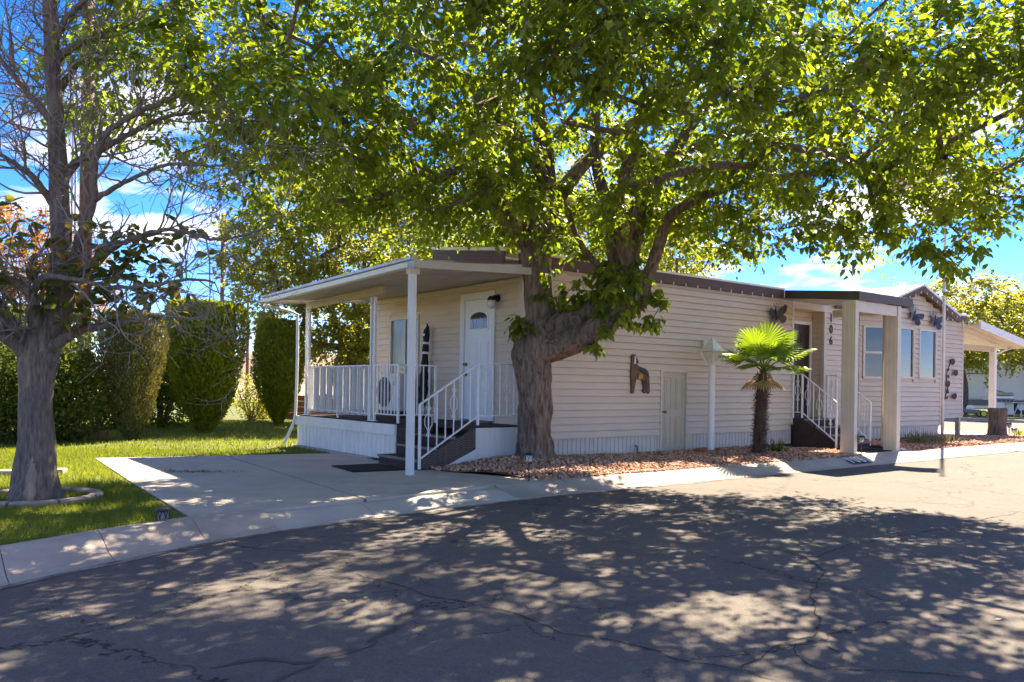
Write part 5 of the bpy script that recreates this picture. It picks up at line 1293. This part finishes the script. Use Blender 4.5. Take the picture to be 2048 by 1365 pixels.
# crown targets
def zlow(x, y):
    u, v = toUV(x, y)
    z = 3.42 + .22*math.sin(x*1.1+1)*math.cos(y*.9) + max(0, -x-2.6)*.42 + max(0, 10.2-y)*.16
    if x > 4.5: z += (x-4.5)*.05
    if v > -.4: z = max(z, 3.95)
    if -2.6 < u < .2 and v > -1: z = max(z, 3.7)
    return z
tg = []
SHX, SHY = [-8, -3, 1.2, 2.4, 4.1, 5.0, 6.5, 9], [12.5, 11.6, 10.6, 10.2, 9.6, 7.9, 5.5, 3]
while len(tg) < 1500:
    x, y = rng.uniform(-6.8, 9.2), rng.uniform(6.4, 17.5)
    e = ((x-1.2)/(7.9 if x > 1.2 else 7.4))**2 + ((y-11.9)/5.6)**2
    if e > 1: continue
    lo = zlow(x, y); hi = 5.0 + 3.9*math.sqrt(1-e)
    if hi < lo + .15: continue
    f = rng.random(); z = lo + (hi-lo)*(f**1.25)
    if rng.random() > .45 + .55*max(e, abs(2*(z-lo)/(hi-lo)-1)): continue
    # open gaps in the canopy
    g = math.sin(x*1.25+.6)*math.sin(y*1.4+1.1)*math.sin(z*1.5+.3)
    if g > .36: continue
    xs, ys = x - .46*(z+.1), y - .866*(z+.1)      # where its shade falls: the street past the awning stays sunny
    if ys > np.interp(xs, SHX, SHY) and toUV(xs, ys)[1] < -1.7: continue
    us, vs_ = toUV(xs, ys)
    if vs_ > .5 and us < -4.0: continue
    if x < -3.2 and rng.random() < .42: continue
    tg.append((x, y, z))
tg.sort(key=lambda p: (p[0]-.6)**2 + (p[1]-12)**2 + (p[2]-4.5)**2*.6)
tg = np.array(tg)
arr, par2, tips = grow(nodes, par, tg)
bm_ = branch_mesh(arr, par2, tips, len(nodes), .0062, .44, .10)
# pale bare twigs in the lower left of the crown
extra = []
for (px, py, Y, n_, sp) in ((1050,652,12.0,2,.14), (1040,648,12.0,2,.12), (1130,560,11.9,3,.25), (1165,575,11.8,4,.3), (1200,555,11.7,5,.35), (1235,545,11.5,5,.35), (1270,545,11.4,5,.35), (1290,590,11.5,4,.3), (1230,590,11.5,4,.3), (1255,630,11.5,4,.25), (1180,690,11.9,2,.12), (1140,600,12.0,3,.2), (1290,640,11.5,2,.2), (1200,600,11.8,3,.25), (1125,480,11.6,3,.4), (1215,640,11.6,2,.2)):
    for k in range(n_): extra.append(np.array(P(px, py, Y)) + rng.normal(0, sp*.55, 3))
hang = []
for (px, py, Y) in ((1885,540,10.6), (1905,550,10.6), (1870,515,10.6), (1700,490,10.6), (1690,500,10.5), (1740,475,10.6), (1640,480,10.8), (1560,490,10.9), (1480,480,11), (1420,470,11.1), (1960,450,10.7), (2010,440,10.6), (1850,500,10.6), (1790,480,10.6), (600,420,11.6), (640,440,11.6), (720,430,11.2), (560,400,11.8), (860,430,11), (960,450,11.2), (1010,470,11.5)):
    for k in range(2): hang.append(np.array(P(px, py, Y)) + rng.normal(0, .18, 3) + np.array([0, 0, .15]))
a2, p2, t2 = grow([tuple(q) for q in arr[::3]], [-1]*len(arr[::3]), np.array(extra+hang), .25)
b2 = branch_mesh(a2, p2, t2, len(arr[::3]), .005, .4, .02, 5); bm_.add(b2.v, b2.f)
V, F, T, tw = foliage(tg, 13, .60, .114, LEAF5_V, LEAF5_F)
V2, F2, T2, tw2 = foliage(np.array(extra), 3, .22, .15, droop=.7)
V3, F3, T3, tw3 = foliage(np.array(hang), 5, .40, .14, droop=.7)
for (c, td, tl_) in (tw, tw2, tw3):
    for i in range(0, len(c), 1):
        if i % 3 == 0: bm_.tube([tuple(c[i]), tuple(c[i]+td[i]*tl_[i]*.55+np.array([0,0,-.03])), tuple(c[i]+td[i]*tl_[i]+np.array([0,0,-.22*tl_[i]]))], [.0045,.0035,.0015], 3, cap=False)
bm_.build('branches', 'bark2', mul, smooth=True)
Vc = np.concatenate([V, V2, V3]); Fc = np.concatenate([F, F2+len(V), F3+len(V)+len(V2)]); Tc = np.concatenate([T, T2, T3])
link('crown', npmesh('crown', Vc - np.array(ORI[mul.name]), Fc, Tc), 'leaf', mul)

# ---------------- the bare tree in the lawn
bt = wthing('bare_tree', 'mostly bare tree with dead grey twigs and few leathery leaves in the lawn', 'tree', (tl.x, tl.y, 0))
YB = tl.y
lim = {
 't': [(68,1006,YB,50), (70,975,YB,41), (72,900,YB,35), (72,800,YB,31), (75,735,YB,34), (92,672,YB,34), (116,610,YB,27), (124,540,YB,22), (122,460,YB,19), (117,360,YB,17), (112,240,YB,16), (104,110,YB,14), (98,-60,YB,12), (95,-200,YB,8)],
 'a': [(72,720,YB,24), (25,660,YB-.1,18), (-20,590,YB-.2,14), (-70,500,YB-.3,9)],
 'b': [(62,722,YB,18), (20,680,YB-.2,12), (-60,655,YB-.4,8)],
 'c': [(85,705,YB,17), (125,680,YB-.1,11), (165,660,YB-.15,9), (230,648,YB-.2,7), (300,634,YB-.2,4)],
 'd': [(85,690,YB,16), (68,640,YB-.2,13), (62,590,YB-.3,11), (20,560,YB-.4,8), (-50,540,YB-.5,5)],
 'e': [(62,590,YB-.3,10), (90,555,YB-.4,7), (150,560,YB-.5,5), (250,575,YB-.6,4), (380,560,YB-.7,3), (430,565,YB-.7,2)],
 'f': [(135,560,YB,12), (160,480,YB-.1,10), (186,400,YB-.1,9), (190,320,YB-.2,8), (215,265,YB-.3,6), (300,215,YB-.4,5), (420,170,YB-.5,3)],
 'g': [(120,380,YB,10), (150,330,YB+.1,8), (230,285,YB+.2,6), (330,235,YB+.3,4), (420,225,YB+.4,2.5)],
 'h': [(115,120,YB,9), (150,90,YB-.1,7), (230,60,YB-.2,5), (330,30,YB-.2,3)],
 'i': [(112,250,YB,10), (60,190,YB-.1,7), (10,130,YB-.2,5), (-40,60,YB-.2,3)],
 'j': [(118,420,YB,9), (70,360,YB-.2,7), (20,320,YB-.3,5), (-30,300,YB-.4,3)],
 'k': [(190,400,YB-.1,6), (260,360,YB-.3,4.5), (340,330,YB-.5,3.5), (450,330,YB-.6,2), (540,290,YB-.7,1.2)],
 'l': [(150,560,YB-.1,8), (220,500,YB-.4,6), (330,460,YB-.6,4.5), (440,480,YB-.7,3), (540,455,YB-.8,1.5)],
 'm': [(104,110,YB,8), (130,40,YB,6), (190,-20,YB,5), (260,-90,YB,3)],
 'n': [(110,200,YB,8), (140,150,YB+.2,6), (175,110,YB+.3,5), (230,100,YB+.3,3)],
}
mb = MB(); tb = MB(); lpts = []
for nm, pl in lim.items():
    pts = [P(a, b, c) for a, b, c, r in pl]; rad = [r*c/FPX for a, b, c, r in pl]
    p_, r_ = catmull(pts, rad, .06 if nm == 't' else .05); b0 = len(mb.v); ns = 18 if nm == 't' else 8
    if nm != 't': p_ = [q + Vector(rng.normal(0, .006, 3)) for q in p_]
    mb.tube(p_, r_, ns)
    if nm == 't':
        for i in range(b0, b0+len(p_)*ns):
            q = Vector(mb.v[i]); c = p_[(i-b0)//ns]; d = q-c; an = math.atan2(d.y, d.x)
            mb.v[i] = tuple(c + d*(1 + .05*math.sin(4*q.z+2*an) + .04*math.sin(9*q.z+5*an) + (max(0, .3-q.z)*.6*max(0, math.sin(3*an)))))
    lpts.append((p_, r_, nm))
mb.build('trunk', 'bark2', bt, smooth=True)
tp_, trr_, _ = lpts[0]
for (px, py, w, h) in ((74, 744, .032, 34), (84, 968, .045, 58)):      # bark wounds lying in the trunk surface
    c0 = P(px, py, YB); mb2 = MB(); vs_w = []; rows_w = 10
    for i in range(rows_w+1):
        z = c0.z + h*YB/FPX*(1-2*i/rows_w); k = min(range(len(tp_)), key=lambda q: abs(tp_[q].z-z)); cc, rad_ = tp_[k], trr_[k]
        ww = w*(1-abs(2*i/rows_w-1)**3)*(1+.25*math.sin(i*2.3)); a0_ = math.asin(max(-.8, min(.8, (c0.x-cc.x)/rad_)))
        for j in range(5):
            a_ = a0_ + (j/2-1)*ww/rad_; an = math.atan2(-math.cos(a_), math.sin(a_)); 
            f = 1 + .05*math.sin(4*z+2*an) + .04*math.sin(9*z+5*an) + (max(0, .3-z)*.6*max(0, math.sin(3*an)))
            rr_ = rad_*f*(1.012 if j in (0, 4) else 1.02); vs_w.append((cc.x+math.sin(a_)*rr_, cc.y-math.cos(a_)*rr_, z))
    mb2.add(vs_w, [(i*5+j, (i+1)*5+j, (i+1)*5+j+1, i*5+j+1) for i in range(rows_w) for j in range(4)]); mb2.build('bark_wound', 'wood_scar', bt, smooth=True)
# twigs: recursive, tips turning up
def twig(p, d, ln, r, lev):
    n = max(3, int(ln/.07)); pts = [p.copy()]; dirv = d.normalized(); bend = Vector(rng.normal(0, .35, 3))
    for k in range(n):
        dirv = (dirv + bend*.10 + Vector((0, 0, .045)) + Vector(rng.normal(0, .10, 3))).normalized(); pts.append(pts[-1] + dirv*ln/n)
    rr = [max(.0022, r*(1-.6*k/n)) for k in range(n+1)]
    tb.tube([tuple(q) for q in pts], rr, 5 if r > .006 else 4, cap=False)
    if lev > 0:
        m_ = int(rng.integers(3, 7))
        for j in range(m_):
            k = int(rng.integers(max(1, n//4), n+1)); q = pts[k]; dd = (pts[k]-pts[k-1]).normalized()
            s = Vector(rng.normal(0, 1, 3)); s = (s - dd*s.dot(dd)).normalized()
            twig(q, dd*.75 + s*.8, ln*rng.uniform(.4, .68), rr[k]*.7, lev-1)
    return pts
tips_b = []
for p_, r_, nm in lpts:
    n = len(p_)
    if nm == 't': ks = [int(n*f) for f in np.linspace(.52, .98, 30)]
    else: ks = [int(n*f) for f in (np.linspace(.5, .99, 4) if nm == 'c' else np.linspace(.22, .99, 12))]
    for k in ks:
        k = min(n-1, max(1, k)); dd = (p_[k]-p_[k-1]).normalized(); s = Vector(rng.normal(0, 1, 3)); s = (s - dd*s.dot(dd)).normalized()
        ln = rng.uniform(.45, 1.0) if nm != 't' else rng.uniform(.5, 1.1)
        if k > n*.9 and nm != 't': dd = dd*1.2
        tips_b += twig(p_[k], (dd*.7 + s*.75) if nm != 't' else (dd*.35 + s), ln, min(.014, max(.0062, r_[k]*.5)), 2)[-3:]
tb.build('branches', mat('twig', (0.24, 0.20, 0.175), 0.9, 0.25, 8), bt, smooth=True)
cl = []
for (px, py, n_, sp) in ((180,540,14,.22), (230,520,12,.25), (280,500,10,.22), (300,560,9,.22), (210,600,14,.18), (260,610,8,.2), (170,640,8,.15), (330,500,6,.2), (40,500,10,.25), (10,540,12,.25), (20,470,6,.2), (60,600,6,.15), (290,470,6,.2), (350,560,3,.15), (200,460,6,.2), (330,640,2,.1), (0,420,4,.2)):
    for k in range(n_): cl.append(np.array(P(px, py, YB-.25)) + rng.normal(0, sp, 3)*np.array([1, .9, .7]))
n = len(cl)*5; pos = np.repeat(np.array(cl), 5, 0); d = unit(n); d[:, 2] = d[:, 2]*.6-.15
V, F, T = scatter(LEAF_V, LEAF_F, pos+d*.02, d, np.array([0, 0, 1.0])+rng.normal(0, .5, (n, 3)), np.stack([rng.uniform(.10, .17, n), rng.uniform(.10, .15, n), rng.uniform(.1, .16, n)], 1), np.clip(rng.random(n)**1.6, 0, 1))
link('crown', npmesh('crown', V - np.array(ORI[bt.name]), F, T), 'leafmag', bt)

# ---------------- background trees
def bgtree(name, loc, label, rx, ry, z0, z1, ncl, per, ls, m, trunk_r=.2, tw=.8, group='background trees'):
    t = wthing(name, label, 'tree', loc, group); x, y, z = loc
    top_ = [(0, 0, 0), (.1, 0, z0*.6), (0, .1, z0+.3), (.2, 0, (z0+z1)/2)]
    mb = MB(); p_, r_ = catmull([Vector(q) for q in top_], [trunk_r*1.3, trunk_r, trunk_r*.8, trunk_r*.35], .3); mb.tube([q + Vector(loc) for q in p_], r_, 8); mb.build('trunk', 'barkfar', t, smooth=True)
    tg = []
    while len(tg) < ncl:
        q = rng.uniform(-1, 1, 3); e = q[0]**2+q[1]**2+q[2]**2
        if e > 1 or rng.random() > .3+.7*e: continue
        if math.sin(q[0]*6+loc[0])*math.sin(q[1]*6)*math.sin(q[2]*6+1) > .35: continue
        tg.append((q[0]*rx, q[1]*ry, (z0+z1)/2 + q[2]*(z1-z0)/2))
    tg.sort(key=lambda p: p[0]**2+p[1]**2+(p[2]-z0)**2); tg = np.array(tg)
    arr, pr, tp = grow([tuple(q) for q in p_], [-1]*len(p_), tg, .8, .2)
    b = branch_mesh(arr, pr, tp, len(p_), .011, .45, .14, 5); b.v = [tuple(Vector(q)+Vector(loc)) for q in b.v]; b.build('branches', 'barkfar', t)
    V, F, T, _ = foliage(tg, per, tw, ls, LEAF4_V, LEAF4_F, .35)
    link('crown', npmesh('crown', V, F, T), m, t)
    return t
bgtree('shade_tree', (-4.9, 25.5, 0), 'light green tree with airy crown behind the porch roof', 4.3, 3.5, 2.0, 8.3, 620, 10, .17, 'leafbg', .18, .9)
bgtree('shade_tree', (-2.6, 33, 0), 'yellow-green tree filling the gap under the porch roof', 3.8, 3, .4, 6.5, 360, 10, .2, 'leafbg', .18, .9)
bgtree('shade_tree', (2.2, 28, 0), 'light green tree rising over the house roof beside the big trunk', 4.6, 3.5, 3.0, 8.5, 520, 10, .17, 'leafbg', .2, .9)
bgtree('shade_tree', (24.5, 44, 0), 'yellow-green tree behind the bay gable', 5.0, 4, 2.4, 7.6, 300, 9, .24, 'leafbg', .22, 1.2)
bgtree('shade_tree', (33, 50, 0), 'large yellow-green tree behind the white trailer', 7, 5, 2.0, 8.0, 480, 9, .26, 'leafbg', .3, 1.3)
bgtree('shade_tree', (43, 66, 0), 'dark green tree beyond the grey roof on the far lot', 6, 5, 1.0, 7.0, 160, 9, .3, 'hedge', .3, 1.3)
bgtree('flowering_tree', (-19.3, 31, 0), 'orange-tinted flowering tree beyond the hedge at the bare tree', 4.0, 3, 2.2, 8.0, 170, 9, .2, 'leafor', .2, 1.0)
# hills far beyond
mb = MB(); vs = []; n = 60
for i in range(n+1):
    a = lerp(-620, 620, i/n); h = 22 + 16*math.sin(i*.31+1) + 9*math.sin(i*.83); vs += [(a, 760, -2), (a, 830, max(4, h)), (a, 1000, max(6, h*1.25))]
mb.add(vs, [(3*i, 3*i+3, 3*i+4, 3*i+1) for i in range(n)] + [(3*i+1, 3*i+4, 3*i+5, 3*i+2) for i in range(n)])
wmesh(mb, 'hills', 'earth', (0, 0, 0), smooth=True, kind='structure')

# ================================================================== FAR RIGHT: carport, trailer, grill, mower
cp = hthing('carport', 'white metal carport roof with single post past the end of the house', 'carport', 17.5, 2.5, 0)
mb = MB(); mb.box(18.1, 18.26, .22, .38, 0, 2.58); mb.build('post', 'white', cp, bevel=.01)
mb = MB(); mb.box(18.1, 18.26, 6.4, 6.56, 0, 2.58); mb.build('post', 'white', cp, bevel=.01)
mb = MB(); mb.box(15.6, 18.3, .26, .36, 2.44, 2.60); mb.build('beam', 'beam', cp)
for k in range(26):
    v = -.4 + .28*k; mb = MB(); mb.prism([(15.52,v,3.06), (15.52,v+.26,3.06), (18.9,v+.26,2.62), (18.9,v,2.62)], (0,0,.05)); mb.build('roof_panel', 'metalroof', cp)
mb = MB(); mb.bar((15.52,-.42,3.08), (18.92,-.42,2.64), .05, .2); mb.build('side_trim', 'white', cp)
mb = MB(); mb.bar((18.92,-.42,2.64), (18.92,6.9,2.64), .08, .16); mb.build('gutter', 'white', cp)
pts, rr = catmull([(18.9,.1,2.58), (18.6,.25,2.45), (18.28,.32,2.35)], [.03]*3, .1); mb = MB(); mb.tube(pts, rr, 8); mb.build('downspout', 'white', cp)

# travel trailer: own frame, long side facing the street
tx = G(1990, 829, 0); TR = R(-8)
rv = wthing('travel_trailer', 'white travel trailer with dark swoosh stripes parked across the side street', 'trailer', (29.2, 48.0, 0), rz=TR)
def rb(name, m, x0, x1, y0, y1, z0, z1, bevel=0, par=rv):
    mb = MB(); mb.box(x0, x1, y0, y1, z0, z1); return mb.build(name, m, par, (0,0,0), bevel=bevel)
rb('body', 'rvwhite', -4.2, 2.4, 0, 2.4, .75, 3.15, .12); rb('underbody', 'rvgrey', -4.1, 4.4, .15, 2.3, .42, .75)
rb('slide_out', 'rvwhite', 1.5, 5.2, -.55, .0, .95, 2.95, .06); rb('front_section', 'rvwhite', 2.4, 6.4, .02, 2.4, .75, 3.05, .15)
rb('compartment_door', 'rvwhite', -3.9, -.2, -.03, 0, .95, 2.05, .01); rb('air_conditioner', 'rvwhite', -.6, .9, .8, 1.6, 3.15, 3.42, .08)
rb('awning_tube', 'white', .4, 5.5, -.75, -.6, 2.98, 3.12, .04)
mb = MB(); mb.prism([(1.55,-.62,2.95), (5.2,-.62,2.95), (5.2,-1.3,2.55), (1.55,-1.3,2.55)], (0,0,.03)); mb.build('awning_fabric', 'rvwhite', rv, (0,0,0))
w_ = rb('window', 'black', 2.0, 3.2, -.58, -.55, 1.75, 2.25, .04); rb('pane', 'glass', 2.06, 3.14, -.60, -.582, 1.80, 2.20, 0, w_)
def stripe(pts, y=-.012, m='rvstripe'):
    mb = MB(); mb.prism([(a, y, b) for a, b in pts], (0, -.012, 0)); mb.build('stripe', m, rv, (0,0,0))
stripe([(-3.6,2.62), (-2.2,2.72), (-.8,2.62), (-2.2,2.66)]); stripe([(-2.6,2.25), (-1.8,2.36), (-.6,2.28), (-1.8,2.30)]); stripe([(-1.2,1.55), (.4,1.05), (.4,1.16)], -.035); stripe([(1.6,2.75), (4.6,2.35), (4.6,2.45)], -.565); stripe([(1.6,1.75), (3.6,1.3), (1.6,1.85)], -.565)
for x in (-.1, .95):
    mb = MB(); mb.tube([(x,-.02,.36), (x,.24,.36)], .36, 18); w_ = mb.build('wheel', 'black', rv, (0,0,0)); mb = MB(); mb.tube([(x,-.04,.36), (x,-.021,.36)], .2, 14); mb.build('rim', 'rvwhite', w_, (0,0,0))
for (x, z) in ((-2.5, 1.15), (-.5, 1.12), (-3.1, 2.4)): rb('hatch', 'black', x-.1, x+.1, -.045, -.031, z-.08, z+.08, .01)
# neighbour building behind the trailer
nb = wthing('neighbour_house', 'long low neighbour house with grey roof behind the trailer', 'house', (37, 60, 0), rz=R(-8))
mb = MB(); mb.box(-14, 16, 0, 8, 0, 3.0); mb.build('wall', 'rvwhite', nb, (0,0,0)); mb = MB(); mb.prism([(-14.4,-.4,2.95), (-14.4,4,4.35), (-14.4,8.4,2.95)], (30.8,0,0)); mb.build('roof', 'greyroof', nb, (0,0,0))
# grill
gg = P(2005, 827, 42.0); gr = wthing('gas_grill', 'stainless gas grill with hood on the far lawn by the trailer', 'grill', (gg.x, 42, 0), rz=R(-8))
def gb(name, m, x0, x1, y0, y1, z0, z1, bevel=0, par=gr): mb = MB(); mb.box(x0, x1, y0, y1, z0, z1); return mb.build(name, m, par, (0,0,0), bevel=bevel)
gb('cabinet', 'steel', -.42, .42, -.28, .28, .08, .78, .01); gb('control_panel', 'rvgrey', -.45, .45, -.33, -.281, .72, .9); gb('shelf', 'steel', -.85, .85, -.28, .28, .84, .89)
mb = MB(); mb.prism([(-.44,-.30,.9), (-.44,-.30,1.05), (-.44,-.12,1.24), (-.44,.2,1.24), (-.44,.3,1.05), (-.44,.3,.9)], (.88,0,0)); h = mb.build('hood', 'steel', gr, (0,0,0), bevel=.02)
mb = MB(); mb.bar((-.35,-.33,1.06), (.35,-.33,1.06), .03); mb.build('handle', 'black', h, (0,0,0))
for k in range(4):
    mb = MB(); mb.tube([(-.3+.2*k,-.36,.81), (-.3+.2*k,-.33,.81)], .035, 10); mb.build('knob', 'black', gr, (0,0,0))
for sx_ in (-.38, .38):
    mb = MB(); mb.tube([(sx_,-.3,.05), (sx_,-.2,.05)], .05, 10); mb.build('caster', 'black', gr, (0,0,0))
gb('door_split', 'black', -.008, .008, -.285, -.28, .1, .7)
# mower
mg = P(1940, 829, 40); mo = wthing('push_mower', 'small push mower with yellow wheels on the far lawn', 'mower', (mg.x, 40, 0), rz=R(-10))
mb = MB(); mb.prism([(-.5,-.22,.2), (.5,-.22,.2), (.42,-.22,.36), (-.4,-.22,.4)], (0,.44,0)); mb.build('deck', 'rvgrey', mo, (0,0,0), bevel=.02)
mb = MB(); mb.lathe([(.16,0), (.17,.12), (.12,.2), (.05,.22)], (0,0,.36), 12); mb.build('engine', 'rvwhite', mo, (0,0,0))
for x in (-.5, .52):
    for y in (-.3, .26):
        mb = MB(); mb.tube([(x,y,.17), (x,y+.06,.17)], .17, 16); w_ = mb.build('wheel', 'black', mo, (0,0,0)); mb = MB(); mb.tube([(x,y-.01,.17), (x,y+.07,.17)], .12, 14); mb.build('hub', 'yellow', w_, (0,0,0))
mb = MB(); mb.tube([(-.45,-.2,.35), (-1.1,-.2,1.0), (-1.1,.2,1.0), (-.45,.2,.35)], .015, 6); mb.build('handle', 'black', mo, (0,0,0))
# white garden table and urn at the frame edge
tg_ = P(2042, 829, 41); gt = wthing('garden_table', 'white plastic garden table beside the gas grill', 'table', (tg_.x+.1, 41, 0))
x, y, z = ORI[gt.name]; mb = MB(); mb.lathe([(.5,.70), (.52,.72), (.5,.74)], (x,y,z), 20); mb.build('table_top', 'rvwhite', gt)
for k in range(4):
    a = R(45+90*k); mb = MB(); mb.tube([(x+.2*math.cos(a), y+.2*math.sin(a), .70), (x+.42*math.cos(a), y+.42*math.sin(a), 0)], .025, 6); mb.build('leg', 'rvwhite', gt)
mb = MB(); mb.lathe([(.18,0), (.18,.05), (.07,.12), (.08,.3), (.2,.5), (.24,.75), (.16,.95), (.2,1.0)], (tg_.x+.9, 40.4, 0), 16)
wmesh(mb, 'garden_urn', 'rvwhite', (tg_.x+.9, 40.4, 0), smooth=True, label='tall white garden urn next to the white table', cat='urn')
